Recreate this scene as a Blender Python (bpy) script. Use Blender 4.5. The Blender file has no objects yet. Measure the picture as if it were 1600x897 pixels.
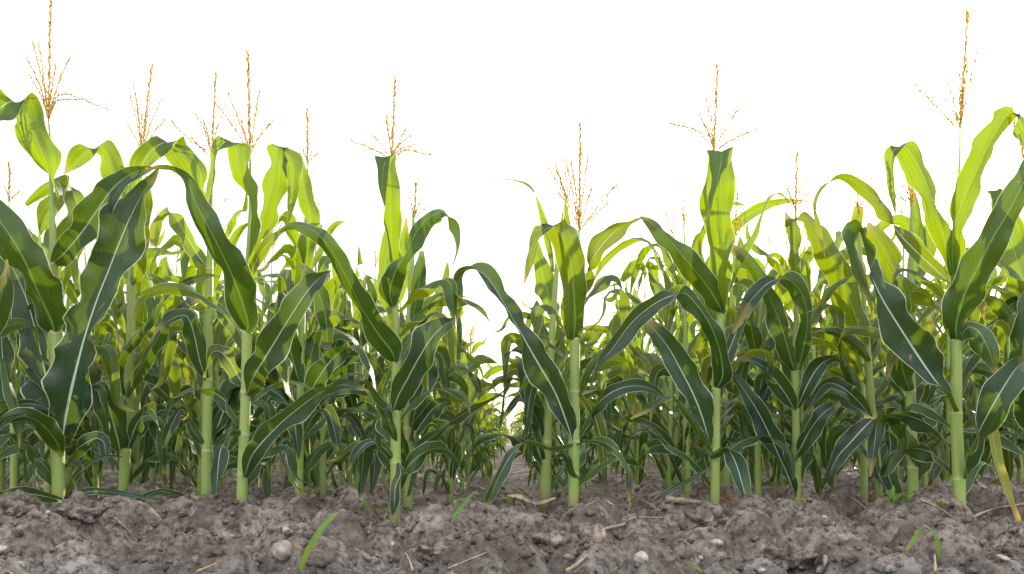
import bpy, math, random
import numpy as np
from mathutils import Vector, Matrix, Quaternion
from mathutils import noise as mnoise

random.seed(11)
rng = np.random.default_rng(11)
SC = bpy.context.scene
COL = SC.collection
PI = math.pi

# ------------------------------------------------------------------ camera maths
W0, H0 = 1600.0, 897.0
FPX = 1386.0          # focal length in reference pixels
CX, HY = 800.0, 687.0 # centre column, eye-level row
CAMZ = 0.27           # the photographer is lying low at the edge of the field

def at(px, py, Y):
    return Vector(((px - CX) * Y / FPX, Y, CAMZ - (py - HY) * Y / FPX))

# ------------------------------------------------------------------ noise
def hash2(ix, iy, seed=0):
    n = (ix.astype(np.int64) * 374761393 + iy.astype(np.int64) * 668265263 + seed * 974634777) & 0x7fffffff
    n = ((n ^ (n >> 13)) * 1274126177) & 0x7fffffff
    n = (n ^ (n >> 16)) & 0xffff
    return n / 65535.0

def vnoise(x, y, seed=0):
    ix, iy = np.floor(x), np.floor(y)
    fx, fy = x - ix, y - iy
    ux, uy = fx * fx * (3 - 2 * fx), fy * fy * (3 - 2 * fy)
    a, b = hash2(ix, iy, seed), hash2(ix + 1, iy, seed)
    c, d = hash2(ix, iy + 1, seed), hash2(ix + 1, iy + 1, seed)
    return (a + (b - a) * ux) * (1 - uy) + (c + (d - c) * ux) * uy - 0.5

def fbm(x, y, f, octs, seed=0, gain=0.5):
    r, a = 0, 1.0
    for o in range(octs):
        r = r + a * vnoise(x * f + 17.3 * o, y * f - 9.1 * o, seed + o)
        f *= 2.03; a *= gain
    return r

# ------------------------------------------------------------------ object helpers
def tag(o, label=None, cat=None, group=None, kind=None):
    if label: o['label'] = label
    if cat: o['category'] = cat
    if group: o['group'] = group
    if kind: o['kind'] = kind
    return o

def empty(name, loc):
    o = bpy.data.objects.new(name, None)
    o.location = loc; o.empty_display_size = 0.05
    COL.objects.link(o)
    return o

class MB:
    """collects verts / faces / uvs / one float per vertex, then becomes one mesh object"""
    def __init__(self):
        self.v, self.f, self.uv, self.a = [], [], [], []
        self.n = 0
    def add(self, V, F, UV=None, A=None):
        V = np.asarray(V, dtype=float)
        F = np.asarray(F, dtype=int)
        if F.shape[1] == 3: F = np.hstack([F, F[:, 2:3]])
        self.v.append(V); self.f.append(F + self.n)
        self.uv.append(np.zeros((len(V), 2)) if UV is None else np.asarray(UV))
        self.a.append(np.zeros(len(V)) if A is None else np.asarray(A, dtype=float))
        self.n += len(V)
    def mesh(self, name, mat, origin=(0, 0, 0)):
        V = np.vstack(self.v) - np.array(origin)
        F = np.vstack(self.f); UV = np.vstack(self.uv); A = np.concatenate(self.a)
        faces = [tuple(q) if q[2] != q[3] else tuple(q[:3]) for q in F.tolist()]
        me = bpy.data.meshes.new(name)
        me.from_pydata(V.tolist(), [], faces)
        me.polygons.foreach_set('use_smooth', np.ones(len(faces), dtype=bool))
        uvl = me.uv_layers.new(name='UVMap')
        li = np.zeros(len(me.loops), dtype=np.int32)
        me.loops.foreach_get('vertex_index', li)
        uvl.data.foreach_set('uv', UV[li].astype(np.float32).ravel())
        at_ = me.attributes.new('mark', 'FLOAT', 'POINT')
        at_.data.foreach_set('value', A.astype(np.float32))
        me.materials.append(mat)
        return me
    def build(self, name, mat, parent=None, origin=(0, 0, 0)):
        me = self.mesh(name, mat, origin)
        o = bpy.data.objects.new(name, me)
        COL.objects.link(o)
        if parent is not None: o.parent = parent
        return o

def catmull(P, sub):
    P = np.asarray(P, dtype=float)
    n = len(P); out = []
    E = np.vstack([2 * P[0] - P[1], P, 2 * P[-1] - P[-2]])
    for i in range(n - 1):
        p0, p1, p2, p3 = E[i], E[i + 1], E[i + 2], E[i + 3]
        for k in range(sub):
            t = k / sub
            out.append(0.5 * (2 * p1 + (p2 - p0) * t + (2 * p0 - 5 * p1 + 4 * p2 - p3) * t * t + (3 * p1 - p0 - 3 * p2 + p3) * t ** 3))
    out.append(P[-1])
    return np.array(out)

def tube(mb, pts, rad, seg=8, uvw=None, mark=None):
    P = np.asarray(pts, dtype=float); n = len(P)
    rad = np.broadcast_to(np.asarray(rad, dtype=float), (n,))
    T = np.gradient(P, axis=0); T /= np.linalg.norm(T, axis=1)[:, None] + 1e-9
    ref = np.array([0.0, -1.0, 0.0]) if abs(T[0][1]) < 0.9 else np.array([1.0, 0, 0])
    V, UV, A = [], [], []
    L = 0
    for i in range(n):
        b = ref - T[i] * ref.dot(T[i]); b /= np.linalg.norm(b) + 1e-9
        c = np.cross(T[i], b); ref = b
        if i: L += np.linalg.norm(P[i] - P[i - 1])
        for k in range(seg):
            a = 2 * PI * k / seg
            V.append(P[i] + rad[i] * (b * math.cos(a) + c * math.sin(a)))
            UV.append((k / seg, L)); A.append(0 if mark is None else mark[i])
    F = []
    for i in range(n - 1):
        for k in range(seg):
            k2 = (k + 1) % seg
            F.append((i * seg + k, i * seg + k2, (i + 1) * seg + k2, (i + 1) * seg + k))
    # caps
    V.append(P[0]); UV.append((0, 0)); A.append(0); c0 = len(V) - 1
    V.append(P[-1]); UV.append((0, L)); A.append(0); c1 = len(V) - 1
    for k in range(seg):
        k2 = (k + 1) % seg
        F.append((c0, k2, k, k)); F.append((c1, (n - 1) * seg + k, (n - 1) * seg + k2, (n - 1) * seg + k2))
    mb.add(V, F, UV, A)

def ribbon(mb, C, Hh, cup=0.12, ruf=0.06, lam=0.16, ph=0.0, M=8, ends=True):
    """corn blade: C centre line (n,3), Hh half-width vectors (n,3).  Cupped on its upper side, ruffled at the margins."""
    C = np.asarray(C); Hh = np.asarray(Hh); n = len(C)
    T = np.gradient(C, axis=0); T /= np.linalg.norm(T, axis=1)[:, None] + 1e-9
    N = np.cross(Hh, T); nl = np.linalg.norm(N, axis=1)[:, None]; N = N / (nl + 1e-9)
    for i in range(1, n):
        if nl[i] < 1e-6: N[i] = N[i - 1]
    hw = np.linalg.norm(Hh, axis=1)
    L = np.concatenate([[0], np.cumsum(np.linalg.norm(np.diff(C, axis=0), axis=1))])
    s = L / max(L[-1], 1e-6)
    env = np.clip(s * 5, 0, 1) * np.clip((1 - s) * 5, 0, 1)
    us = np.linspace(-1, 1, M + 1)
    V, UV = [], []
    for i in range(n):
        for u in us:
            w = 0.0
            if abs(u) > 0.3:
                k = (abs(u) - 0.3) / 0.7
                pw = ph + (1.7 if u > 0 else 0)
                w = ruf * k * k * (math.sin(2 * PI * L[i] / lam + pw) + 0.25 * math.sin(2 * PI * L[i] / (lam * 0.43) + 2 * pw)) * env[i]
            w2 = 0.14 * env[i] * (abs(u) ** 1.5) * math.sin(2 * PI * L[i] / (lam * 1.55) + ph * 1.7 + (2.4 if u > 0 else 0))
            off = (cup * (abs(u) ** 1.3) + w - (0.035 if abs(u) < 0.1 else 0)) * hw[i] * 2
            V.append(C[i] + Hh[i] * u * (1 + 0.25 * w + w2) + N[i] * off)
            UV.append((u * 0.5 + 0.5, s[i]))
    F = []
    for i in range(n - 1):
        for k in range(M):
            a = i * (M + 1) + k
            F.append((a, a + 1, a + M + 2, a + M + 1))
    mb.add(V, F, UV, np.repeat(hw, M + 1))

# ------------------------------------------------------------------ materials
def new_mat(name):
    m = bpy.data.materials.new(name); m.use_nodes = True
    nt = m.node_tree; nt.nodes.clear()
    return m, nt

class NT:
    def __init__(s, nt): s.nt = nt
    def n(s, typ, **kw):
        nd = s.nt.nodes.new(typ)
        for k, v in kw.items():
            if k.startswith('i_'):
                key = k[2:]
                key = int(key) if key.isdigit() else key.replace('_', ' ')
                nd.inputs[key].default_value = v
            else: setattr(nd, k, v)
        return nd
    def l(s, a, b): s.nt.links.new(a, b)
    def math(s, op, a, b=None, c=None, clamp=False):
        nd = s.nt.nodes.new('ShaderNodeMath'); nd.operation = op; nd.use_clamp = clamp
        for i, x in enumerate((a, b, c)):
            if x is None: continue
            if isinstance(x, (int, float)): nd.inputs[i].default_value = x
            else: s.l(x, nd.inputs[i])
        return nd.outputs[0]
    def mix(s, f, a, b):
        nd = s.nt.nodes.new('ShaderNodeMix'); nd.data_type = 'RGBA'
        for sock, x in ((nd.inputs[0], f), (nd.inputs[6], a), (nd.inputs[7], b)):
            if isinstance(x, (int, float)): sock.default_value = x
            elif isinstance(x, tuple): sock.default_value = (*x, 1) if len(x) == 3 else x
            else: s.l(x, sock)
        return nd.outputs[2]
    def ramp(s, f, stops):
        nd = s.nt.nodes.new('ShaderNodeValToRGB')
        while len(nd.color_ramp.elements) < len(stops): nd.color_ramp.elements.new(0.5)
        for e, (p, c) in zip(nd.color_ramp.elements, stops):
            e.position = p; e.color = (*c, 1)
        s.l(f, nd.inputs[0]); return nd.outputs[0]

def leaf_material(name, top, under, trans, tmix=0.42, dry=0.0):
    m, nt = new_mat(name); g = NT(nt)
    uv = g.n('ShaderNodeUVMap', uv_map='UVMap')
    sep = g.n('ShaderNodeSeparateXYZ'); g.l(uv.outputs[0], sep.inputs[0])
    u, v = sep.outputs[0], sep.outputs[1]
    au = g.math('MULTIPLY', g.math('ABSOLUTE', g.math('SUBTRACT', u, 0.5)), 2.0)   # 0 midrib .. 1 margin
    geo = g.n('ShaderNodeNewGeometry'); oi = g.n('ShaderNodeObjectInfo')
    under_f = geo.outputs['Backfacing']
    # veins: stretched noise along the blade
    comb = g.n('ShaderNodeCombineXYZ')
    g.l(g.math('MULTIPLY', u, 95.0), comb.inputs[0]); g.l(g.math('MULTIPLY', v, 2.2), comb.inputs[1]); g.l(g.math('MULTIPLY', oi.outputs['Random'], 60.0), comb.inputs[2])
    vein = g.n('ShaderNodeTexNoise', i_Scale=1.0, i_Detail=3.0); g.l(comb.outputs[0], vein.inputs['Vector'])
    tc = g.n('ShaderNodeTexCoord')
    blot = g.n('ShaderNodeTexNoise', i_Scale=7.0, i_Detail=4.0); g.l(tc.outputs['Object'], blot.inputs['Vector'])
    spot = g.n('ShaderNodeTexNoise', i_Scale=45.0, i_Detail=2.0); g.l(tc.outputs['Object'], spot.inputs['Vector'])
    base = g.mix(under_f, top, under)
    # per leaf variation
    vary = g.math('MULTIPLY', g.math('SUBTRACT', oi.outputs['Random'], 0.5), 0.5)
    hsv = g.n('ShaderNodeHueSaturation'); g.l(base, hsv.inputs['Color'])
    g.l(g.math('ADD', 0.5, g.math('MULTIPLY', vary, -0.07)), hsv.inputs['Hue'])
    bl = g.math('ADD', g.math('MULTIPLY', g.math('SUBTRACT', blot.outputs[0], 0.5), 0.7), g.math('MULTIPLY', g.math('SUBTRACT', vein.outputs[0], 0.5), 1.5))
    g.l(g.math('ADD', g.math('ADD', 1.0, vary), bl), hsv.inputs['Value'])
    c = hsv.outputs[0]
    # midrib
    ribw = g.math('MULTIPLY', g.math('SUBTRACT', 1.06, v), 0.095)
    rib = g.math('SUBTRACT', 1.0, g.n('ShaderNodeMapRange').outputs[0]) if False else None
    mr = g.n('ShaderNodeMapRange', interpolation_type='SMOOTHSTEP'); g.l(g.math('DIVIDE', au, ribw), mr.inputs[0])
    mr.inputs[1].default_value = 0.45; mr.inputs[2].default_value = 1.0; mr.inputs[3].default_value = 1.0; mr.inputs[4].default_value = 0.0
    ribf = mr.outputs[0]
    ribcol = g.mix(under_f, (0.62, 0.74, 0.60), (0.20, 0.34, 0.10))
    c = g.mix(g.math('MULTIPLY', ribf, 0.85), c, ribcol)
    # thin pale margin, brightened further as a painted rim highlight
    mg = g.n('ShaderNodeMapRange', interpolation_type='SMOOTHSTEP'); g.l(au, mg.inputs[0])
    mg.inputs[1].default_value = 0.945; mg.inputs[2].default_value = 0.985
    tipf = g.n('ShaderNodeMapRange'); g.l(v, tipf.inputs[0]); tipf.inputs[1].default_value = 0.75; tipf.inputs[2].default_value = 0.95; tipf.inputs[3].default_value = 0.75; tipf.inputs[4].default_value = 0.1
    marf = g.math('MULTIPLY', mg.outputs[0], tipf.outputs[0])
    c = g.mix(marf, c, (0.75, 0.82, 0.55))
    # dry tips and spots
    dr = g.n('ShaderNodeMapRange'); g.l(g.math('ADD', g.math('ADD', v, g.math('MULTIPLY', blot.outputs[0], 0.35)), g.math('MULTIPLY', oi.outputs['Random'], 0.14)), dr.inputs[0])
    dr.inputs[1].default_value = 1.14 - dry; dr.inputs[2].default_value = 1.28 - dry * 0.6
    sp = g.n('ShaderNodeMapRange'); g.l(spot.outputs[0], sp.inputs[0]); sp.inputs[1].default_value = 0.73; sp.inputs[2].default_value = 0.77
    dryf = g.math('MAXIMUM', g.math('MULTIPLY', dr.outputs[0], 0.8), g.math('MULTIPLY', sp.outputs[0], 0.45))
    c = g.mix(dryf, c, (0.42, 0.33, 0.09))
    bs = g.n('ShaderNodeBsdfPrincipled', i_Roughness=0.42); g.l(c, bs.inputs['Base Color'])
    bs.inputs['Specular IOR Level'].default_value = 0.42
    rr = g.math('ADD', 0.20, g.math('MULTIPLY', blot.outputs[0], 0.30)); g.l(rr, bs.inputs['Roughness'])
    # translucency, veins show against the light
    tcx = g.mix(g.math('MULTIPLY', g.math('SUBTRACT', vein.outputs[0], 0.32), 1.6, clamp=True), tuple(x * 0.45 for x in trans), tuple(x * 1.1 for x in trans))
    tcx = g.mix(g.math('MULTIPLY', ribf, 0.7), tcx, tuple(x * 0.5 for x in trans))
    tcx = g.mix(marf, tcx, (0.85, 0.9, 0.35))
    tcx = g.mix(dryf, tcx, (0.55, 0.36, 0.08))
    tr = g.n('ShaderNodeBsdfTranslucent'); g.l(tcx, tr.inputs[0])
    mx = g.n('ShaderNodeMixShader'); mx.inputs[0].default_value = tmix
    bp = g.n('ShaderNodeBump', i_Strength=0.35, i_Distance=0.003)
    g.l(g.math('ADD', g.math('MULTIPLY', vein.outputs[0], 1.6), g.math('MULTIPLY', ribf, -1.5)), bp.inputs['Height'])
    g.l(bp.outputs[0], bs.inputs['Normal'])
    g.l(bs.outputs[0], mx.inputs[1]); g.l(tr.outputs[0], mx.inputs[2])
    out = g.n('ShaderNodeOutputMaterial'); g.l(mx.outputs[0], out.inputs[0])
    return m

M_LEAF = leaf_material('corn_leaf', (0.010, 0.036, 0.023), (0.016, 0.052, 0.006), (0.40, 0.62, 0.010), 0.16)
M_LEAF_SUNLIT = leaf_material('corn_leaf_sunlit', (0.022, 0.062, 0.032), (0.034, 0.090, 0.009), (0.56, 0.76, 0.005), 0.38)  # upper leaves: backlit sun glow put into colour and translucency
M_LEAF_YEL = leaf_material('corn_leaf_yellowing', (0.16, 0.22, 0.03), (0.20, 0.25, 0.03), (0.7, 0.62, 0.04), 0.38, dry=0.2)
M_LEAF_HALFLIT = leaf_material('corn_leaf_halflit', (0.012, 0.040, 0.020), (0.020, 0.062, 0.007), (0.62, 0.78, 0.008), 0.30, dry=0.03)  # mid-height and rear leaves: some of the sun glow put into the colour
M_GRASS = leaf_material('grass_blade', (0.10, 0.24, 0.05), (0.12, 0.26, 0.04), (0.45, 0.65, 0.05), 0.4)

def stalk_material():
    m, nt = new_mat('corn_stalk'); g = NT(nt)
    at_ = g.n('ShaderNodeAttribute', attribute_name='mark')
    tc = g.n('ShaderNodeTexCoord'); oi = g.n('ShaderNodeObjectInfo')
    uv = g.n('ShaderNodeUVMap', uv_map='UVMap')
    mp = g.n('ShaderNodeMapping'); mp.inputs['Scale'].default_value = (30, 2.5, 1); g.l(uv.outputs[0], mp.inputs[0])
    st = g.n('ShaderNodeTexNoise', i_Scale=1.0, i_Detail=4.0); g.l(mp.outputs[0], st.inputs['Vector'])
    nz = g.n('ShaderNodeTexNoise', i_Scale=9.0, i_Detail=4.0); g.l(tc.outputs['Object'], nz.inputs['Vector'])
    c = g.mix(st.outputs[0], (0.21, 0.30, 0.060), (0.38, 0.47, 0.13))
    c = g.mix(g.math('MULTIPLY', nz.outputs[0], 0.5), c, (0.20, 0.32, 0.10))
    sp = g.n('ShaderNodeTexNoise', i_Scale=60.0, i_Detail=2.0); g.l(tc.outputs['Object'], sp.inputs['Vector'])
    mr = g.n('ShaderNodeMapRange'); g.l(sp.outputs[0], mr.inputs[0]); mr.inputs[1].default_value = 0.70; mr.inputs[2].default_value = 0.76
    c = g.mix(g.math('MULTIPLY', mr.outputs[0], 0.5), c, (0.25, 0.17, 0.07))
    pn = g.n('ShaderNodeTexNoise', i_Scale=5.0, i_Detail=5.0, i_Roughness=0.7); g.l(tc.outputs['Object'], pn.inputs['Vector'])
    c = g.mix(g.math('MULTIPLY', g.math('SUBTRACT', pn.outputs[0], 0.5), 3.0, clamp=True), c, (0.30, 0.33, 0.11))
    szo = g.n('ShaderNodeSeparateXYZ'); g.l(tc.outputs['Object'], szo.inputs[0])
    foot = g.n('ShaderNodeMapRange'); g.l(g.math('ADD', szo.outputs[2], g.math('MULTIPLY', st.outputs[0], 0.05)), foot.inputs[0])
    foot.inputs[1].default_value = 0.09; foot.inputs[2].default_value = 0.03
    c = g.mix(g.math('MULTIPLY', foot.outputs[0], 0.55), c, (0.24, 0.20, 0.13))      # soil splashed on the foot
    c = g.mix(g.math('MULTIPLY', at_.outputs['Fac'], 0.8, clamp=True), c, (0.62, 0.58, 0.36))
    bs = g.n('ShaderNodeBsdfPrincipled', i_Roughness=0.5); g.l(c, bs.inputs['Base Color'])
    bp = g.n('ShaderNodeBump', i_Strength=0.3, i_Distance=0.002); g.l(st.outputs[0], bp.inputs['Height']); g.l(bp.outputs[0], bs.inputs['Normal'])
    tr = g.n('ShaderNodeBsdfTranslucent'); tr.inputs[0].default_value = (0.5, 0.65, 0.1, 1)
    mx = g.n('ShaderNodeMixShader'); mx.inputs[0].default_value = 0.12
    g.l(bs.outputs[0], mx.inputs[1]); g.l(tr.outputs[0], mx.inputs[2])
    out = g.n('ShaderNodeOutputMaterial'); g.l(mx.outputs[0], out.inputs[0])
    return m
M_STALK = stalk_material()

def tassel_material():
    m, nt = new_mat('corn_tassel'); g = NT(nt)
    tc = g.n('ShaderNodeTexCoord')
    nz = g.n('ShaderNodeTexNoise', i_Scale=90.0, i_Detail=2.0); g.l(tc.outputs['Object'], nz.inputs['Vector'])
    c = g.ramp(nz.outputs[0], [(0.34, (0.16, 0.085, 0.012)), (0.43, (0.50, 0.32, 0.035)), (0.51, (0.82, 0.62, 0.15))])
    at_ = g.n('ShaderNodeAttribute', attribute_name='mark')
    c = g.mix(g.math('MULTIPLY', at_.outputs['Fac'], 0.8), c, (0.45, 0.50, 0.13))
    bs = g.n('ShaderNodeBsdfPrincipled', i_Roughness=0.7); g.l(c, bs.inputs['Base Color'])
    tr = g.n('ShaderNodeBsdfTranslucent'); tr.inputs[0].default_value = (0.85, 0.60, 0.06, 1)
    mx = g.n('ShaderNodeMixShader'); mx.inputs[0].default_value = 0.5
    g.l(bs.outputs[0], mx.inputs[1]); g.l(tr.outputs[0], mx.inputs[2])
    out = g.n('ShaderNodeOutputMaterial'); g.l(mx.outputs[0], out.inputs[0])
    return m
M_TASSEL = tassel_material()

def soil_material():
    m, nt = new_mat('tilled_soil'); g = NT(nt)
    tc = g.n('ShaderNodeTexCoord')
    n1 = g.n('ShaderNodeTexNoise', i_Scale=4.5, i_Detail=6.0, i_Roughness=0.6); g.l(tc.outputs['Object'], n1.inputs['Vector'])
    n2 = g.n('ShaderNodeTexNoise', i_Scale=38.0, i_Detail=8.0, i_Roughness=0.68); g.l(tc.outputs['Object'], n2.inputs['Vector'])
    n3 = g.n('ShaderNodeTexNoise', i_Scale=150.0, i_Detail=5.0, i_Roughness=0.7); g.l(tc.outputs['Object'], n3.inputs['Vector'])
    vo = g.n('ShaderNodeTexVoronoi', i_Scale=75.0); g.l(tc.outputs['Object'], vo.inputs['Vector'])
    c = g.ramp(n1.outputs[0], [(0.36, (0.118, 0.098, 0.082)), (0.50, (0.222, 0.193, 0.169)), (0.64, (0.345, 0.312, 0.283))])
    c = g.mix(g.math('MULTIPLY_ADD', g.math('SUBTRACT', n2.outputs[0], 0.45), 5.0, 0.35, clamp=True), (0.075, 0.056, 0.044), c)
    # pale dry crumbs
    mr = g.n('ShaderNodeMapRange'); g.l(n3.outputs[0], mr.inputs[0]); mr.inputs[1].default_value = 0.60; mr.inputs[2].default_value = 0.72
    c = g.mix(g.math('MULTIPLY', mr.outputs[0], 0.55), c, (0.46, 0.42, 0.38))
    mr2 = g.n('ShaderNodeMapRange'); g.l(n3.outputs[0], mr2.inputs[0]); mr2.inputs[1].default_value = 0.40; mr2.inputs[2].default_value = 0.30
    c = g.mix(g.math('MULTIPLY', mr2.outputs[0], 0.6), c, (0.06, 0.045, 0.035))
    bs = g.n('ShaderNodeBsdfPrincipled', i_Roughness=0.93); g.l(c, bs.inputs['Base Color'])
    bs.inputs['Specular IOR Level'].default_value = 0.2
    hgt = g.math('ADD', g.math('MULTIPLY', n2.outputs[0], 1.2), g.math('ADD', g.math('MULTIPLY', n3.outputs[0], 0.55), g.math('MULTIPLY', vo.outputs['Distance'], -0.35)))
    bp = g.n('ShaderNodeBump', i_Strength=1.0, i_Distance=0.009); g.l(hgt, bp.inputs['Height']); g.l(bp.outputs[0], bs.inputs['Normal'])
    out = g.n('ShaderNodeOutputMaterial'); g.l(bs.outputs[0], out.inputs[0])
    return m
M_SOIL = soil_material()

def plain(name, c1, c2, scale=30.0, rough=0.8, bump=0.3):
    m, nt = new_mat(name); g = NT(nt)
    tc = g.n('ShaderNodeTexCoord')
    nz = g.n('ShaderNodeTexNoise', i_Scale=scale, i_Detail=6.0); g.l(tc.outputs['Object'], nz.inputs['Vector'])
    c = g.ramp(nz.outputs[0], [(0.35, c1), (0.65, c2)])
    bs = g.n('ShaderNodeBsdfPrincipled', i_Roughness=rough); g.l(c, bs.inputs['Base Color'])
    bp = g.n('ShaderNodeBump', i_Strength=bump, i_Distance=0.003); g.l(nz.outputs[0], bp.inputs['Height']); g.l(bp.outputs[0], bs.inputs['Normal'])
    out = g.n('ShaderNodeOutputMaterial'); g.l(bs.outputs[0], out.inputs[0])
    return m
M_PEBBLE = plain('pale_pebble', (0.24, 0.21, 0.18), (0.44, 0.40, 0.35), 60)
M_STONE = plain('earthy_stone', (0.20, 0.165, 0.14), (0.36, 0.31, 0.26), 50)
M_STRAW = plain('dry_straw', (0.22, 0.17, 0.12), (0.42, 0.35, 0.26), 70)
M_ROOT = plain('old_root', (0.16, 0.12, 0.09), (0.30, 0.24, 0.19), 60)
M_RUST = plain('rusty_husk', (0.12, 0.05, 0.02), (0.30, 0.14, 0.05), 50)

# ------------------------------------------------------------------ ground
def make_ground():
    inner = np.arange(-0.70, 0.7001, 0.0026)
    outer = 0.70 * np.power(1.09, np.arange(1, 30))
    t = np.concatenate([-outer[::-1], inner, outer])
    Y = [-6.0, -3.0, -1.0, 0.0, 0.5, 0.9]
    y = 1.2
    while y < 7.5: Y.append(y); y *= 1.0045
    while y < 22: Y.append(y); y *= 1.012
    while y < 900: Y.append(y); y *= 1.08
    Y = np.array(Y)
    sc = np.maximum(Y, 1.2)
    X = t[None, :] * sc[:, None]
    YY = np.repeat(Y[:, None], len(t), axis=1)
    fine = np.clip((30 - YY) / 20, 0, 1)
    warpx = X + 0.05 * fbm(X, YY, 7, 3, 5); warpy = YY + 0.05 * fbm(X, YY, 7, 3, 9)
    base = (0.055 * fbm(X, YY, 1.7, 3, 1) + 0.05 * fbm(X, YY, 3.6, 2, 77) * np.exp(-((YY - 2.4) / 0.7) ** 2)) * fine - 0.012
    # a broken bank of earth at the field edge, shallow wheel furrow behind it
    base += 0.020 * np.exp(-((YY - 2.55 - 0.12 * np.sin(X * 3.1)) / 0.30) ** 2) * np.clip(1.2 - np.abs(X) * 0.05, 0, 1)
    base -= 0.015 * np.exp(-((YY - 4.2) / 0.6) ** 2)
    # furrow between the two middle rows
    base -= 0.02 * np.exp(-((X + 0.05) / 0.16) ** 2) * np.clip((YY - 3.4) / 1, 0, 1) * fine
    h = base.copy()
    r_ = np.random.default_rng(5)
    def stamp(cx, cy, r, amp, sink, ex, rot):
        i0, i1 = np.searchsorted(Y, cy - r * 1.5), np.searchsorted(Y, cy + r * 1.5)
        if i1 <= i0: return
        s0 = max(cy, 1.2)
        j0, j1 = np.searchsorted(t, (cx - r * 1.6) / s0 - 0.01), np.searchsorted(t, (cx + r * 1.6) / s0 + 0.01)
        if j1 <= j0: return
        dx = warpx[i0:i1, j0:j1] - cx; dy = warpy[i0:i1, j0:j1] - cy
        c, s = math.cos(rot), math.sin(rot)
        a = (dx * c + dy * s) / (r * ex); b = (-dx * s + dy * c) / (r / ex)
        d2 = a * a + b * b
        b0 = base[(i0 + i1) // 2, min((j0 + j1) // 2, base.shape[1] - 1)]
        z = b0 - sink + amp * np.sqrt(np.clip(1.0 - d2, 0, 1)) + amp * 0.3 * np.clip(1 - d2, 0, 1)
        m = d2 < 1.0
        reg = h[i0:i1, j0:j1]
        reg[m] = np.maximum(reg[m], z[m])
    for _ in range(380):
        cy = 1.3 + 3.2 * r_.random() ** 0.9; cx = (r_.random() * 2 - 1) * 0.75 * cy
        r = 0.045 + 0.105 * r_.random() ** 2
        stamp(cx, cy, r, r * 1.15, r * 0.62, 0.8 + 0.5 * r_.random(), r_.random() * PI)
    for _ in range(2200):
        cy = 1.3 + 6.0 * r_.random(); cx = (r_.random() * 2 - 1) * 0.72 * cy
        r = 0.012 + 0.042 * r_.random() ** 2.2
        stamp(cx, cy, r, r * 1.0, r * 0.15, 0.75 + 0.6 * r_.random(), r_.random() * PI)
    h += (0.022 * fbm(X, YY, 9, 3, 21) * fine + 0.013 * np.abs(fbm(X, YY, 34, 4, 33, 0.66)) * np.clip((9 - YY) / 4, 0, 1)
          + 0.006 * fbm(X, YY, 110, 3, 41, 0.7) * np.clip((6 - YY) / 3, 0, 1))
    h -= 0.030 + 0.034 * np.clip((3.6 - YY) / 0.8, 0, 1)
    nr, nc = X.shape
    V = np.stack([X, YY, h], axis=-1).reshape(-1, 3)
    idx = np.arange(nr * nc).reshape(nr, nc)
    F = np.stack([idx[:-1, :-1], idx[:-1, 1:], idx[1:, 1:], idx[1:, :-1]], axis=-1).reshape(-1, 4)
    me = bpy.data.meshes.new('ground')
    me.vertices.add(len(V)); me.vertices.foreach_set('co', V.astype(np.float32).ravel())
    me.loops.add(F.size); me.loops.foreach_set('vertex_index', F.astype(np.int32).ravel())
    me.polygons.add(len(F)); me.polygons.foreach_set('loop_start', np.arange(0, F.size, 4, dtype=np.int32))
    me.polygons.foreach_set('loop_total', np.full(len(F), 4, dtype=np.int32))
    me.update(calc_edges=True)
    me.polygons.foreach_set('use_smooth', np.ones(len(F), dtype=bool))
    me.materials.append(M_SOIL)
    o = bpy.data.objects.new('ground', me); COL.objects.link(o)
    tag(o, 'crumbly grey brown tilled soil with clods at the field edge', 'soil', kind='structure')
    def gh(x, y):
        i = min(max(np.searchsorted(Y, y), 1), nr - 1)
        j = min(max(np.searchsorted(t, x / max(y, 1.2)), 1), nc - 1)
        return float(h[i, j])
    return gh
GH = make_ground()

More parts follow.
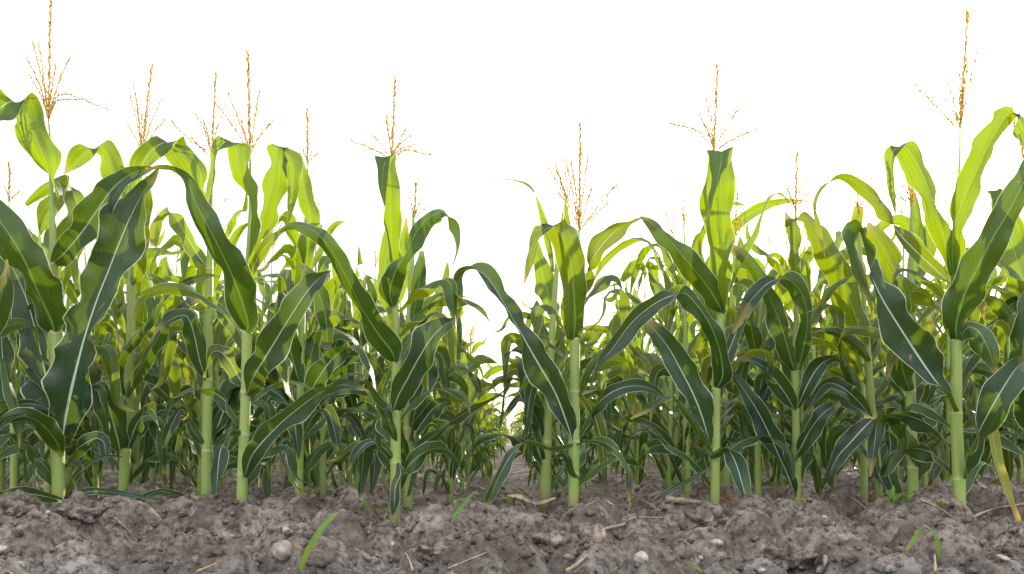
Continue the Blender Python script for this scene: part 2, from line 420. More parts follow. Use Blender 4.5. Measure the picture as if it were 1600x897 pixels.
# ------------------------------------------------------------------ traced (front) corn plants
TRI = 0
def traced_leaf(parent, org, Y, pts, d0=-0.018, dm=-0.14, k=1, cup=0.19, ruf=0.12, mat=None, label=None):
    """pts: (x, y, w) in reference pixels, w>0 shows the upper face, w<0 the under face,
    w may be a full-width vector (at a fold); the blade gets depth, real width and tilt."""
    global TRI
    P = np.array([(p[0], p[1]) for p in pts], dtype=float)
    n = len(P)
    Hv = np.zeros((n, 2)); Wa = np.zeros(n)
    for i in range(n):
        w = pts[i][2]
        if isinstance(w, tuple):
            Hv[i] = np.array(w) / 2; Wa[i] = math.hypot(*w); continue
        a, b = P[max(i - 1, 0)], P[min(i + 1, n - 1)]
        T = b - a; T /= np.linalg.norm(T) + 1e-9
        w = w * (0.92 if abs(w) > 14 else 0.8)
        Hv[i] = 0.5 * w * np.array((-T[1], T[0])); Wa[i] = abs(w)
    seg = np.maximum(np.linalg.norm(np.diff(P, axis=0), axis=1), 14)
    S = np.concatenate([[0], np.cumsum(seg)]); s = S / S[-1]
    wm = Wa.max()
    prof = np.minimum(1, 0.42 + s * 4.5) * np.clip(1 - s ** 3, 0, 1) ** 0.8
    Wt = np.maximum(Wa, 0.85 * wm * prof)
    hz = k * 0.5 * np.sqrt(np.maximum(Wt ** 2 - Wa ** 2, 0))
    dep = d0 + dm * np.sin(np.minimum(s, 1) * PI * 0.62)
    A = np.column_stack([P, Hv, hz, dep])
    TRI += 1
    B = catmull(A, 6)
    Yc = Y + B[:, 5]
    sc = Yc / FPX
    C = np.column_stack([(B[:, 0] - CX) * sc, Yc, CAMZ - (B[:, 1] - HY) * sc])
    Hh = np.column_stack([B[:, 2] * sc, B[:, 4] * Y / FPX, -B[:, 3] * sc])
    TT = np.gradient(C, axis=0); TT /= np.linalg.norm(TT, axis=1)[:, None] + 1e-9
    ss = np.linspace(0, 1, len(C)); env_ = np.clip(ss * 5, 0, 1)
    ang = (0.42 * np.sin(2 * PI * ss * (1.1 + 0.35 * (TRI % 4)) + TRI * 2.1) * env_)[:, None]
    Hh = Hh * np.cos(ang) + np.cross(TT, Hh) * np.sin(ang)
    mb = MB()
    ribbon(mb, C, Hh, cup=cup, ruf=ruf, lam=0.13 + 0.05 * ((TRI * 7) % 5) / 5, ph=TRI * 1.3)
    if mat == 'Y': mat = M_LEAF_YEL
    if mat == 'L': mat = M_LEAF
    if mat is None:
        my = sum(p[1] for p in pts) / len(pts)
        mat = M_LEAF_SUNLIT if my < 345 or (d0 > 0 and my < 480) else (M_LEAF_HALFLIT if d0 > 0 or my < 430 and dm > -0.15 else M_LEAF)  # height and far side pick the copy with painted sun glow
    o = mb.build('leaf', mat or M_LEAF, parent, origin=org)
    if label: o['label'] = label
    return o

def spikelets(mb, pts, r, step, size, rnd, mk=0.0):
    P = np.asarray(pts); L = np.concatenate([[0], np.cumsum(np.linalg.norm(np.diff(P, axis=0), axis=1))])
    q = step * 2; side = 0
    while q < L[-1]:
        p = np.array([np.interp(q, L, P[:, i]) for i in range(3)])
        p2 = np.array([np.interp(min(q + 0.004, L[-1]), L, P[:, i]) for i in range(3)])
        T = p2 - p; T /= np.linalg.norm(T) + 1e-9
        a = rnd.random() * 2 * PI
        ref = np.array([math.cos(a), math.sin(a), 0.2]); nrm = np.cross(T, ref); nrm /= np.linalg.norm(nrm) + 1e-9
        bn = np.cross(T, nrm)
        sz = size * (0.7 + 0.6 * rnd.random()); w = sz * 0.23
        ax = T * 0.98 + nrm * 0.14
        c = p + nrm * r * 0.8
        V = [c, c + ax * sz * 0.45 + nrm * w, c + ax * sz * 0.45 + bn * w, c + ax * sz * 0.45 - nrm * w, c + ax * sz * 0.45 - bn * w, c + ax * sz]
        F = [(0, 2, 1), (0, 3, 2), (0, 4, 3), (0, 1, 4), (5, 1, 2), (5, 2, 3), (5, 3, 4), (5, 4, 1)]
        mb.add(V, F, None, [mk] * 6)
        q += step * (0.7 + 0.7 * rnd.random())

def traced_tassel(parent, org, Y, base, tips, neck=None, r=0.0021, fade=1.0):
    """base (x,y); tips: list of (x,y[,bend]) first is the central spike, the others are branches"""
    rnd = random.Random(int(base[0]))
    root = None
    for i, tp in enumerate(tips):
        x, y = tp[0], tp[1]; bend = tp[2] if len(tp) > 2 else 0.10
        bx, by = base
        if i: by = by - 8 * rnd.random()
        mx, my = (bx + x) / 2 - (x - bx) * bend, (by + y) / 2 - abs(x - bx) * bend * 1.2
        dd = 0 if i == 0 else (rnd.random() - 0.5) * 0.12
        P = catmull([at(bx, by, Y), at(mx, my, Y + dd * 0.5), at(x, y, Y + dd)], 12)
        mb = MB()
        if i == 0 and neck is not None:
            Q = catmull([at(*neck, Y), at((neck[0] + bx) / 2 + 1, (neck[1] + by) / 2, Y), at(bx, by, Y)], 5)
            tube(mb, Q, np.linspace(0.0045, 0.003, len(Q)), 6, mark=[1] * len(Q))
        tube(mb, P, np.linspace(r * (1.1 if i == 0 else 0.75), r * 0.45, len(P)), 5, mark=[0.5] * len(P))
        spikelets(mb, P, r * (1.3 if i == 0 else 0.5), 0.0055 if i == 0 else 0.0125, 0.0180 if i == 0 else 0.0170, rnd)
        o = mb.build('tassel' if i == 0 else 'tassel_branch', M_TASSEL, parent if i == 0 else root, origin=org if i == 0 else (0, 0, 0))
        if i == 0: root = o
        else:
            # branches are sub-parts: shift verts into the tassel's frame (same origin as the plant)
            o.data.transform(Matrix.Translation(-Vector(org)))

def traced_stalk(parent, org, Y, pts, nodes=()):
    """pts: (x, y, width px)"""
    A = catmull([(p[0], p[1], p[2]) for p in pts], 14)
    gz = GH((A[0][0] - CX) * Y / FPX, Y)
    P = []; R = []; mk = []
    bottom = min(gz - 0.05, CAMZ - (A[0][1] - HY) * Y / FPX - 0.03)
    P.append((float((A[0][0] - CX) * Y / FPX), Y, bottom)); R.append(A[0][2] * 0.5 * Y / FPX); mk.append(0)
    nodes = sorted(nodes, reverse=True)
    ys = list(A[:, 1]); extra = []
    for nd in nodes: extra += [nd + 3, nd + 1, nd, nd - 1.5, nd - 4]
    allY = sorted(set([float(v) for v in ys] + [float(e) for e in extra if ys[-1] < e < ys[0]]), reverse=True)
    xs = A[::-1, 0]; yy = A[::-1, 1]; ww = A[::-1, 2]
    for y in allY:
        x = float(np.interp(y, yy, xs)); w = float(np.interp(y, yy, ww))
        k = 0.0; bul = 1.0
        for nd in nodes:
            d = y - nd
            if -0.1 < d < 1.1: k = 0.45; bul = 1.07
            elif -2 < d < -0.1: bul = 1.02; k = 0.15
            elif 1.1 <= d < 8: bul = max(bul, 1.04)      # sheath mouth flares slightly under the collar
        P.append(tuple(at(x, y, Y))); R.append(w * 0.47 * Y / FPX * bul); mk.append(k)
    mb = MB(); tube(mb, P, R, 12, mark=mk)
    return mb.build('stalk', M_STALK, parent, origin=org)

# ------------------------------------------------------------------ procedural corn plants (rows behind)
def grown_leaf(z0, az, L, W, rise, droop, roll, fold, rnd, nseg=20):
    """returns centre line and half-width vectors of a blade that leaves the stalk at height z0"""
    pitch = rise; p = np.array([0.008 * math.cos(az), 0.008 * math.sin(az), z0])
    side = np.array([-math.sin(az), math.cos(az), 0.0])
    C, Hs = [], []
    ds = L / nseg; a = az
    wob, wk, wp = rnd.uniform(0.3, 1.0), rnd.uniform(0.8, 1.9), rnd.uniform(0, 6)
    drift = rnd.uniform(-1.6, 1.6); flick = rnd.choice([0, 0, 1]) * rnd.uniform(4, 9)
    for i in range(nseg + 1):
        s = i / nseg
        T = np.array([math.cos(a) * math.cos(pitch), math.sin(a) * math.cos(pitch), math.sin(pitch)])
        side = side - T * side.dot(T); side /= np.linalg.norm(side) + 1e-9
        ro = roll * s ** 1.3 + wob * math.sin(2 * PI * s * wk + wp) * min(1, s * 3)
        nb = np.cross(T, side)
        sd = side * math.cos(ro) + nb * math.sin(ro)
        w = W * 0.5 * min(1, 0.28 + s * 3.0) * max(0.02, (1 - s ** 2.6)) ** 0.8
        C.append(p.copy()); Hs.append(sd * w)
        rate = droop * (0.25 + 1.6 * s)
        if fold and abs(s - fold) < 0.09: rate += 8.5
        if flick and s > 0.74: rate = -flick
        pitch = max(pitch - rate / nseg, -1.45)
        a += (drift * s + 1.3 * math.sin(2 * PI * s * wk + wp)) / nseg
        p = p + T * ds
    return np.array(C), np.array(Hs)

HEROES = []
def hero(label, base, D, stalk, nodes, leaves, tassel=None, neck=None):
    x, y = base
    gx = (x - CX) * D / FPX
    org = (gx, D, 0.0)
    e = empty('corn_plant', org)
    tag(e, label, 'corn plant', 'corn plants along the field edge')
    traced_stalk(e, org, D, stalk, nodes)
    for L in leaves:
        kw = {}
        if isinstance(L, tuple): L, kw = L
        kw = dict(kw)
        traced_leaf(e, org, D, L, **kw)
    rnd = random.Random(int(x * 7 + 3))
    for q in range(9):
        z = 0.07 + 0.085 * q + rnd.uniform(-.02, .02)
        az = rnd.choice([0, PI]) + rnd.uniform(-0.35, 1.3) * (1 if rnd.random() < .5 else 1)
        if math.sin(az) < -0.35: az = -az
        t = z / 0.9
        Cc, Hs = grown_leaf(z, az, rnd.uniform(0.34, 0.58), rnd.uniform(0.05, 0.085), math.radians(rnd.uniform(48, 74)), rnd.uniform(2.2, 3.8), rnd.uniform(-2.4, 2.4), rnd.choice([0, 0.4, 0.55]), rnd, 22)
        Cc[:, 2] = np.maximum(Cc[:, 2], 0.02)
        Cc[:, 1] += 0.008
        mb = MB(); ribbon(mb, Cc, Hs, cup=0.2, ruf=0.12, lam=rnd.uniform(.1, .17), ph=rnd.uniform(0, 6), M=6)
        # foot of the leaf follows the traced stalk
        pz = HY + (CAMZ - z) * FPX / D
        sx = float(np.interp(pz, [p_[1] for p_ in stalk][::-1], [p_[0] for p_ in stalk][::-1]))
        o = mb.build('leaf', M_LEAF if z < 0.45 else M_LEAF_HALFLIT, e); o.location = ((sx - CX) * D / FPX - gx, 0, 0)
    if tassel: traced_tassel(e, org, D, tassel[0], tassel[1], neck)
    HEROES.append((gx, D))
    return e

B = dict(d0=0.006, dm=0.08)           # leaf that leaves the stalk on its far side
S = dict(d0=-0.012, dm=-0.05)
Fm = dict(d0=-0.02, dm=-0.22)         # leaf reaching well towards us

hero('tallest corn plant at far left, tassel touching the top edge, blue leaves in a V', (91, 783), 3.55,
     [(92, 786, 21), (90, 700, 22), (88, 600, 21), (87, 520, 20), (84, 410, 13), (82, 330, 10), (79, 250, 6)], (692, 520, 412),
     [([(86, 520, -22), (80, 500, -60), (62, 460, -68), (38, 405, -64), (10, 360, -58), (-25, 315, -50), (-65, 290, -40), (-105, 300, -8)], Fm),
      ([(92, 315, -6), (85, 292, -14), (75, 262, -34), (60, 225, -50), (44, 190, -50), (34, 166, (-34, 38)), (12, 160, 52), (-20, 190, 52), (-50, 240, 36), (-70, 310, 5)], dict(dm=-0.12)),
      ([(97, 692, 10), (103, 650, 52), (113, 600, 74), (130, 530, 70), (150, 470, 56), (170, 420, 64), (190, 370, 76), (207, 330, 66), (222, 302, 34), (236, 280, 12), (250, 258, 3)], dict(d0=0.0, dm=-0.12)),
      ([(86, 692, 8), (80, 640, 48), (73, 600, 66), (62, 550, 60), (50, 500, 56), (38, 460, 52), (20, 420, 45), (0, 395, 40), (-25, 380, 12)], dict(d0=0.0, dm=0.08)),
      ([(84, 410, 6), (100, 396, 24), (128, 362, 44), (152, 328, 52), (176, 294, 40), (203, 273, 16), (232, 263, 7), (245, 262, 2)], dict(dm=-0.16, mat='L')),
      ([(97, 714, -8), (89, 692, -34), (66, 662, -36), (36, 650, -22), (5, 658, -12), (-22, 672, -4)], Fm),
      ([(100, 778, 4), (140, 768, 14), (185, 770, 13), (232, 780, 6), (250, 784, 2)], Fm),
      ([(96, 782, 8), (62, 774, 20), (22, 770, 16), (-12, 776, 5)], Fm),
      ([(102, 780, 5), (118, 745, 13), (145, 722, 11), (170, 712, 7), (192, 714, 2)], Fm),
      ([(84, 520, -6), (60, 400, -20), (70, 340, 26), (105, 300, 30), (108, 290, 8)], B),
      ([(86, 412, 6), (105, 372, 34), (122, 340, 40), (118, 310, 22), (105, 285, -16), (80, 290, -20), (40, 320, -8)], B)],
     ((76, 190), [(79, -2, 0.0), (51, 66), (61, 68, 0.05), (41, 90), (110, 88), (87, 100), (45, 115), (172, 172, 0.28), (125, 155, 0.2)]), (80, 262))

hero('corn plant right of the far-left tallest one, with a lime arched leaf and bushy tassel', (193, 772), 3.9,
     [(193, 776, 17), (196, 700, 17), (202, 600, 15), (205, 500, 14), (205, 443, 13), (209, 340, 8), (212, 260, 4)], (704, 595, 444),
     [([(203, 338, -8), (192, 304, -30), (178, 268, -40), (167, 242, -34), (156, 231, (-18, 20)), (134, 238, 32), (116, 256, 24), (100, 273, 2)], dict(dm=-0.08)),
      ([(205, 444, -12), (212, 428, -28), (216, 385, -30), (222, 340, -28), (226, 300, -20), (228, 275, -5)], dict(dm=-0.06)),
      ([(188, 706, 6), (183, 682, 34), (172, 642, 46), (158, 602, 38), (148, 574, 20), (143, 560, 4)], dict(dm=-0.14)),
      ([(192, 632, -4), (202, 608, -16), (222, 572, -24), (245, 532, -24), (262, 502, -12), (278, 486, 10), (305, 470, 20), (318, 462, 4)], Fm),
      ([(194, 618, -6), (183, 575, -20), (206, 536, -20), (235, 500, -18), (262, 460, -8), (290, 442, 14), (320, 432, 12), (336, 430, 3)], Fm),
      ([(206, 444, -5), (190, 420, -28), (176, 400, -34), (172, 430, 22), (182, 470, 26), (196, 520, 6)], B),
      ([(200, 700, 6), (215, 660, 26), (238, 640, 22), (252, 690, -14), (256, 740, -6)], S)],
     ((222, 248), [(237, 102, 0.05), (209, 135), (204, 150), (197, 193), (235, 150), (253, 155), (258, 187), (222, 180), (214, 160)]), (212, 300))

hero('corn plant with a big backlit folded leaf, left neighbour of the pale green stalk', (322, 785), 3.75,
     [(322, 788, 17), (323, 700, 17), (325, 590, 16), (326, 500, 15), (328, 400, 11), (330, 300, 7), (331, 240, 4)], (704, 592, 420),
     [([(324, 350, -6), (315, 318, -22), (302, 272, -42), (284, 240, -44), (263, 222, (-40, -8)), (240, 232, 36), (222, 258, 34), (213, 290, 26), (212, 322, 4)], dict(dm=-0.1)),
      ([(322, 595, 5), (311, 560, 28), (303, 522, 34), (292, 494, 28), (272, 496, 22), (250, 512, 10), (238, 528, 2)], dict(dm=-0.16)),
      ([(330, 578, -4), (338, 545, -20), (346, 505, -26), (352, 470, -14), (350, 448, -3)], B),
      ([(327, 706, 6), (338, 672, 38), (352, 636, 46), (366, 602, 32), (384, 574, 12)], dict(d0=0.0, dm=0.08)),
      ([(332, 702, 5), (352, 684, 18), (344, 705, 26), (340, 740, 22), (337, 772, 16), (334, 796, 2)], Fm),
      ([(322, 702, -5), (300, 670, -16), (285, 640, 18), (270, 660, 20), (255, 700, 8)], S),
      ([(326, 420, 6), (310, 400, 20), (292, 370, 26), (274, 340, 22), (256, 330, (-4, 22)), (244, 350, -18), (240, 385, -12)], B),
      ([(328, 785, 3), (290, 778, 12), (250, 768, 12), (215, 785, 14), (185, 812, 4)], dict(d0=-0.02, dm=-0.4))],
     ((331, 246), [(337, 117, 0.0), (306, 178), (316, 184), (268, 190, -0.05), (300, 215, -0.05), (352, 165)]), (331, 300))

hero('corn plant with pale green stalk left of centre, long blue leaf rising to the right', (377, 800), 3.3,
     [(377, 804, 18), (380, 720, 18), (384, 620, 17), (386, 520, 17), (388, 440, 14), (392, 330, 8), (391, 250, 4)], (740, 678, 612, 520, 446),
     [([(386, 520, -18), (387, 502, -40), (374, 458, -56), (355, 412, -54), (332, 366, -42), (308, 322, -36), (294, 288, -26), (272, 268, -12), (250, 263, -7), (228, 264, 6)], Fm),
      ([(387, 446, -10), (389, 410, -18), (392, 370, -23), (394, 328, -27), (387, 298, -30), (375, 270, -40), (370, 242, -40), (368, 224, (-34, -4)), (346, 224, 26), (337, 246, 20), (333, 276, 16), (326, 306, 12), (320, 330, 3)], dict(dm=-0.12)),
      ([(388, 452, 8), (396, 417, 16), (414, 386, 18), (438, 364, 14), (464, 349, 5)], dict(dm=-0.1)),
      ([(393, 402, -4), (404, 372, -10), (416, 334, -30), (426, 290, -46), (430, 252, -40), (434, 230, (-34, -8)), (452, 244, -26), (460, 272, -24), (456, 310, -16), (451, 346, -3)], dict(dm=-0.06)),
      ([(386, 618, 4), (396, 590, 22), (412, 562, 44), (432, 530, 54), (452, 497, 44), (472, 465, 46), (490, 443, 36), (505, 430, 14), (517, 423, 2)], dict(dm=-0.2)),
      ([(382, 746, 4), (392, 715, 26), (410, 690, 36), (440, 660, 32), (468, 637, 36), (495, 617, 26), (515, 607, 14), (535, 601, 20), (555, 605, 14), (576, 611, 2)], dict(dm=-0.24)),
      ([(380, 680, -8), (368, 672, -14), (358, 678, -14), (350, 700, -8)], S),
      ([(386, 610, 5), (372, 588, 26), (356, 560, 30), (338, 548, 20), (326, 560, (-4, -18)), (318, 590, -10)], B)],
     ((391, 246), [(387, 82, 0.0), (357, 148, 0.05), (376, 185, 0.02), (405, 142, 0.05), (428, 187, 0.08), (340, 165, 0.05)]), (391, 300))

hero('slimmer corn plant with bright yellow-lit top leaf, right of the pale green stalk', (467, 785), 3.9,
     [(467, 788, 14), (468, 700, 14), (470, 600, 13), (472, 500, 11), (477, 380, 7), (480, 265, 3)], (690, 600),
     [([(476, 425, -12), (481, 385, -30), (485, 345, -32), (477, 295, -24), (468, 238, -4)], S),
      ([(470, 602, -10), (462, 578, -36), (452, 540, -38), (447, 500, -28), (446, 462, (-20, -2)), (438, 480, 16), (432, 520, 6)], dict(dm=-0.08)),
      ([(473, 602, -6), (482, 572, -30), (492, 532, -22), (500, 500, -6)], dict(dm=0.02)),
      ([(512, 535, -16), (508, 492, -26), (497, 455, -26), (486, 428, -18), (470, 412, -8)], dict(dm=-0.03)),
      ([(474, 640, 5), (488, 608, 30), (504, 580, 38), (522, 558, 28), (545, 542, 16), (565, 545, -8), (582, 580, -12), (590, 625, -8), (598, 650, -2)], dict(dm=-0.18)),
      ([(468, 692, 5), (455, 660, 24), (440, 640, 26), (425, 660, (-2, 24)), (416, 700, -14), (410, 730, -4)], S),
      ([(470, 690, -5), (490, 650, -20), (510, 640, 20), (522, 670, 22), (530, 715, 6)], S),
      ([(484, 430, 4), (496, 400, -12), (510, 370, -14), (526, 350, -10), (540, 345, -2)], B),
      ([(470, 690, 4), (440, 690, 8), (452, 740, 10), (480, 775, 10), (500, 792, 14), (560, 790, 12), (612, 795, 3)], dict(d0=-0.02, dm=-0.2))],
     ((481, 262), [(480, 172, 0.0), (488, 235, 0.02), (496, 240, 0.02), (472, 230)]), (479, 310))

hero('thin corn stalk with a brown-edged leaf, just right of the slimmer yellow-lit plant', (505, 772), 4.4,
     [(505, 774, 11), (505, 700, 11), (506, 600, 10), (508, 500, 7), (512, 420, 4)], (655,),
     [([(505, 690, -6), (525, 660, -16), (545, 650, 18), (560, 670, 18), (575, 700, 4)], S),
      ([(505, 655, 5), (495, 610, 24), (488, 570, 24), (478, 545, 8)], S),
      ([(506, 600, -5), (518, 560, -22), (530, 520, -26), (535, 480, -14), (540, 455, -3)], S),
      ([(508, 560, -6), (500, 520, -26), (498, 470, -24), (504, 430, -8)], S),
      ([(508, 520, -5), (522, 470, -18), (524, 420, -20), (520, 380, -4)], B)])

hero('corn plant left of the gap with an upright squared-off lime leaf below its tassel', (617, 805), 3.3,
     [(617, 808, 17), (618, 740, 18), (618, 640, 17), (619, 566, 15), (618, 480, 12), (619, 400, 9), (612, 300, 4)], (722, 643, 566, 478),
     [([(619, 432, -10), (614, 395, -26), (611, 345, -32), (609, 295, -32), (606, 256, -32), (605, 245, (-32, 2)), (599, 262, 20), (597, 290, 15), (601, 322, 2)], dict(dm=-0.09)),
      ([(613, 502, -6), (605, 462, -26), (601, 422, -30), (605, 382, -22), (607, 348, -5)], B),
      ([(614, 479, -14), (609, 455, -40), (618, 425, -36), (636, 395, -28), (652, 362, -34), (670, 341, -26), (690, 332, -14), (704, 342, 4), (716, 362, 6), (717, 388, 8), (706, 420, 2)], dict(dm=-0.16)),
      ([(618, 567, -12), (612, 549, -42), (590, 520, -46), (565, 480, -36), (545, 440, -36), (520, 395, -26), (498, 367, -28), (475, 354, -26), (455, 353, -12), (432, 364, -5)], dict(dm=-0.2)),
      ([(614, 644, 4), (622, 620, 28), (638, 590, 46), (655, 558, 46), (672, 530, 48), (690, 511, 34), (711, 499, 6)], dict(dm=-0.14)),
      ([(614, 643, -5), (592, 626, -14), (575, 602, -10), (560, 586, 6), (530, 592, 6), (510, 604, 2)], dict(dm=-0.2)),
      ([(618, 694, -6), (611, 668, -22), (600, 642, -18), (588, 628, -5)], S),
      ([(622, 722, 5), (626, 740, 14), (618, 760, 18), (616, 785, 16), (613, 806, 3)], dict(dm=-0.08)),
      ([(617, 720, -5), (600, 700, -16), (580, 690, 12), (560, 705, 16), (545, 735, 4)], S),
      ([(616, 568, 6), (600, 600, 14), (590, 650, 10), (586, 690, 3)], B)],
     ((612, 252), [(617, 125, 0.0), (548, 220, 0.02), (582, 210, 0.03), (604, 185, 0.02), (635, 200, 0.05), (648, 226, 0.08), (672, 242, 0.15), (638, 214)]), (613, 300))

hero('corn plant standing close behind the squared-leaf plant, left side of the gap', (637, 780), 3.85,
     [(638, 784, 15), (638, 700, 15), (637, 600, 14), (640, 500, 12), (645, 400, 7), (646, 330, 4)], (668, 560),
     [([(642, 668, 6), (650, 640, 28), (660, 610, 38), (668, 580, 32), (677, 556, 10)], dict(dm=-0.05)),
      ([(640, 736, -6), (633, 706, -18), (624, 668, -10), (618, 640, -2)], dict(dm=-0.1)),
      ([(641, 522, -8), (650, 472, -24), (656, 430, -26), (658, 392, -10)], S),
      ([(642, 502, -6), (665, 474, -10), (690, 458, -8), (708, 480, 14), (716, 530, 16), (717, 565, 2)], S),
      ([(640, 560, -6), (660, 520, -24), (682, 480, -24), (694, 440, -16), (700, 410, -3)], B),
      ([(640, 600, 5), (662, 600, -20), (690, 578, -24), (722, 573, -14), (742, 590, 16), (752, 620, 4)], S),
      ([(640, 690, 5), (660, 660, 24), (680, 636, 28), (700, 628, 10), (712, 640, -6)], S),
      ([(641, 460, -5), (634, 420, -22), (632, 380, -20), (634, 340, -4)], B),
      ([(641, 740, -5), (655, 700, -20), (680, 680, -18), (705, 660, 10), (735, 640, 10), (770, 622, 6), (800, 600, 2)], S),
      ([(636, 782, 4), (648, 740, 10), (652, 700, 12), (648, 672, 3)], S)],
     ((647, 345), [(650, 288, 0.0), (640, 310), (658, 312), (666, 325, 0.05)]), (646, 360))

hero('thick-stemmed shaded corn plant right of the gap, thin yellow leaf pointing left', (852, 768), 4.0,
     [(852, 772, 20), (853, 700, 19), (858, 600, 14), (864, 500, 11), (872, 400, 7), (880, 330, 3)], (690, 600),
     [([(864, 425, -6), (857, 375, -14), (842, 325, -10), (829, 294, 5), (800, 282, 5), (763, 279, 1)], S),
      ([(884, 420, -16), (886, 370, -18), (883, 310, -2)], B),
      ([(866, 502, -10), (857, 462, -36), (847, 425, -30), (838, 390, -14), (836, 365, -3)], B),
      ([(848, 692, 6), (838, 652, 26), (828, 612, 28), (817, 575, 22), (806, 556, 5)], S),
      ([(856, 602, -4), (830, 566, -12), (808, 545, -12), (791, 560, 12), (787, 605, 3)], S),
      ([(860, 560, -5), (850, 520, -22), (834, 480, -24), (826, 510, 14), (822, 560, 3)], B),
      ([(852, 690, -5), (832, 640, -20), (815, 622, 18), (800, 634, 14), (786, 655, 4)], S),
      ([(856, 610, -5), (870, 570, -24), (874, 530, -26), (866, 500, -5)], B),
      ([(850, 730, 5), (840, 700, 24), (832, 670, 14), (826, 700, -16), (828, 735, -4)], S)],
     ((888, 320), [(869, 262, 0.02), (858, 262, 0.02), (884, 270), (895, 280)]), (880, 360))

hero('corn plant right of the gap with a broad hanging leaf under a many-armed tassel', (896, 780), 3.5,
     [(896, 784, 18), (897, 700, 19), (898, 620, 17), (898, 530, 17), (900, 440, 10), (903, 360, 5)], (740, 690, 612, 530),
     [([(896, 532, -22), (898, 508, -38), (897, 462, -42), (892, 412, -48), (881, 378, -48), (868, 352, (-44, 4)), (846, 364, 26), (834, 392, 18), (826, 420, 10), (819, 444, 2)], dict(dm=-0.12)),
      ([(896, 692, 6), (884, 655, 28), (868, 615, 42), (848, 580, 50), (830, 548, 44), (808, 508, 32), (786, 470, 26), (764, 436, 22), (742, 420, 10), (722, 427, -10), (715, 450, -18), (714, 480, -16), (712, 506, -3)], dict(dm=-0.2)),
      ([(905, 620, -3), (914, 596, -14), (926, 570, -14), (940, 550, 4)], S),
      ([(904, 470, -6), (914, 440, -16), (922, 412, 14), (938, 386, 34), (960, 362, 30), (982, 348, 12), (1004, 340, 2)], dict(dm=-0.05)),
      ([(896, 696, -6), (870, 704, -14), (845, 700, -12), (824, 692, 8), (803, 706, 14), (783, 738, 21), (767, 775, 17), (755, 802, 2)], Fm),
      ([(901, 694, 6), (930, 688, -12), (955, 698, -20), (974, 716, -12), (982, 745, 8), (984, 790, 2)], Fm),
      ([(905, 750, -5), (893, 736, -14), (886, 716, -14), (874, 700, -5)], S),
      ([(900, 534, 5), (920, 525, -20), (938, 520, 8)], B),
      ([(892, 692, -4), (880, 730, 10), (866, 752, 8), (862, 768, 2)], S),
      ([(903, 612, 5), (925, 640, 18), (940, 690, 20), (945, 740, 8), (944, 770, 2)], B)],
     ((905, 362), [(907, 195, 0.0), (884, 250, 0.05), (893, 255), (918, 247, 0.03), (924, 293, 0.03), (973, 278, 0.02), (947, 320, 0.02), (872, 300)]), (902, 400))

hero('corn plant right of centre, wide upright leaf folded over at its tip', (1117, 785), 3.55,
     [(1117, 788, 16), (1118, 710, 16), (1119, 607, 15), (1122, 540, 15), (1126, 480, 14), (1121, 400, 9), (1116, 250, 4)], (706, 607, 486),
     [([(1123, 488, -14), (1122, 455, -20), (1122, 415, -34), (1121, 370, -46), (1119, 325, -56), (1122, 285, -52), (1127, 250, -44), (1128, 236, (-42, 2)), (1127, 250, 36), (1122, 275, 24), (1115, 305, 13), (1110, 330, 7), (1101, 348, 2)], dict(dm=-0.13)),
      ([(1120, 607, -14), (1129, 588, -34), (1127, 560, -30), (1119, 530, -24), (1105, 500, -32), (1087, 475, -32), (1070, 459, (-14, 26)), (1046, 463, 18), (1018, 478, 30), (985, 507, 34), (957, 545, 26), (938, 568, 10), (925, 600, 3)], dict(dm=-0.22)),
      ([(1130, 490, -8), (1119, 470, -34), (1100, 440, -42), (1075, 410, -40), (1050, 381, -30), (1030, 360, -26), (1010, 345, -14), (1000, 338, -2)], dict(dm=-0.2)),
      ([(1110, 694, 6), (1097, 650, 34), (1081, 610, 46), (1060, 570, 48), (1040, 537, 36), (1016, 508, 24), (1000, 494, 5)], dict(dm=-0.1)),
      ([(1108, 714, -12), (1122, 706, -14), (1135, 700, 5), (1148, 720, 28), (1158, 750, 30), (1166, 780, 18), (1169, 802, 3)], Fm),
      ([(1112, 730, 3), (1085, 745, 9), (1050, 765, 10), (1018, 786, 2)], Fm),
      ([(1112, 706, -4), (1095, 680, -12), (1070, 640, -14), (1045, 622, 8), (1010, 640, 12), (985, 655, 2)], dict(dm=-0.16)),
      ([(1122, 607, 5), (1135, 560, 22), (1150, 520, 20), (1165, 480, 16), (1185, 450, 12), (1210, 436, 4)], dict(dm=0.03)),
      ([(1126, 480, -5), (1140, 440, -16), (1160, 400, -18), (1180, 360, -10), (1200, 310, -8), (1220, 303, 4), (1236, 320, 2)], B)],
     ((1115, 242), [(1121, 102, 0.0), (1104, 155, 0.02), (1092, 180), (1098, 190), (1110, 165, 0.02), (1152, 173, 0.02), (1180, 204, 0.05), (1052, 193, 0.12)]), (1116, 300))

hero('slim corn plant in shade close behind the folded-tip plant', (1135, 775), 4.3,
     [(1135, 778, 11), (1136, 700, 11), (1138, 600, 9), (1142, 480, 6), (1146, 400, 3)], (640,),
     [([(1136, 642, -5), (1148, 610, -26), (1162, 570, -30), (1166, 530, -14), (1168, 505, -3)], S),
      ([(1137, 700, 5), (1150, 670, 20), (1165, 655, 18), (1178, 680, -12), (1182, 712, -4)], S),
      ([(1140, 560, 5), (1130, 520, 24), (1110, 490, 26), (1090, 478, 8)], B),
      ([(1142, 500, -5), (1155, 450, -20), (1160, 400, -22), (1156, 370, -5)], B)],
     ((1147, 385), [(1152, 300, 0), (1142, 340), (1160, 330), (1166, 345)]), (1146, 410))

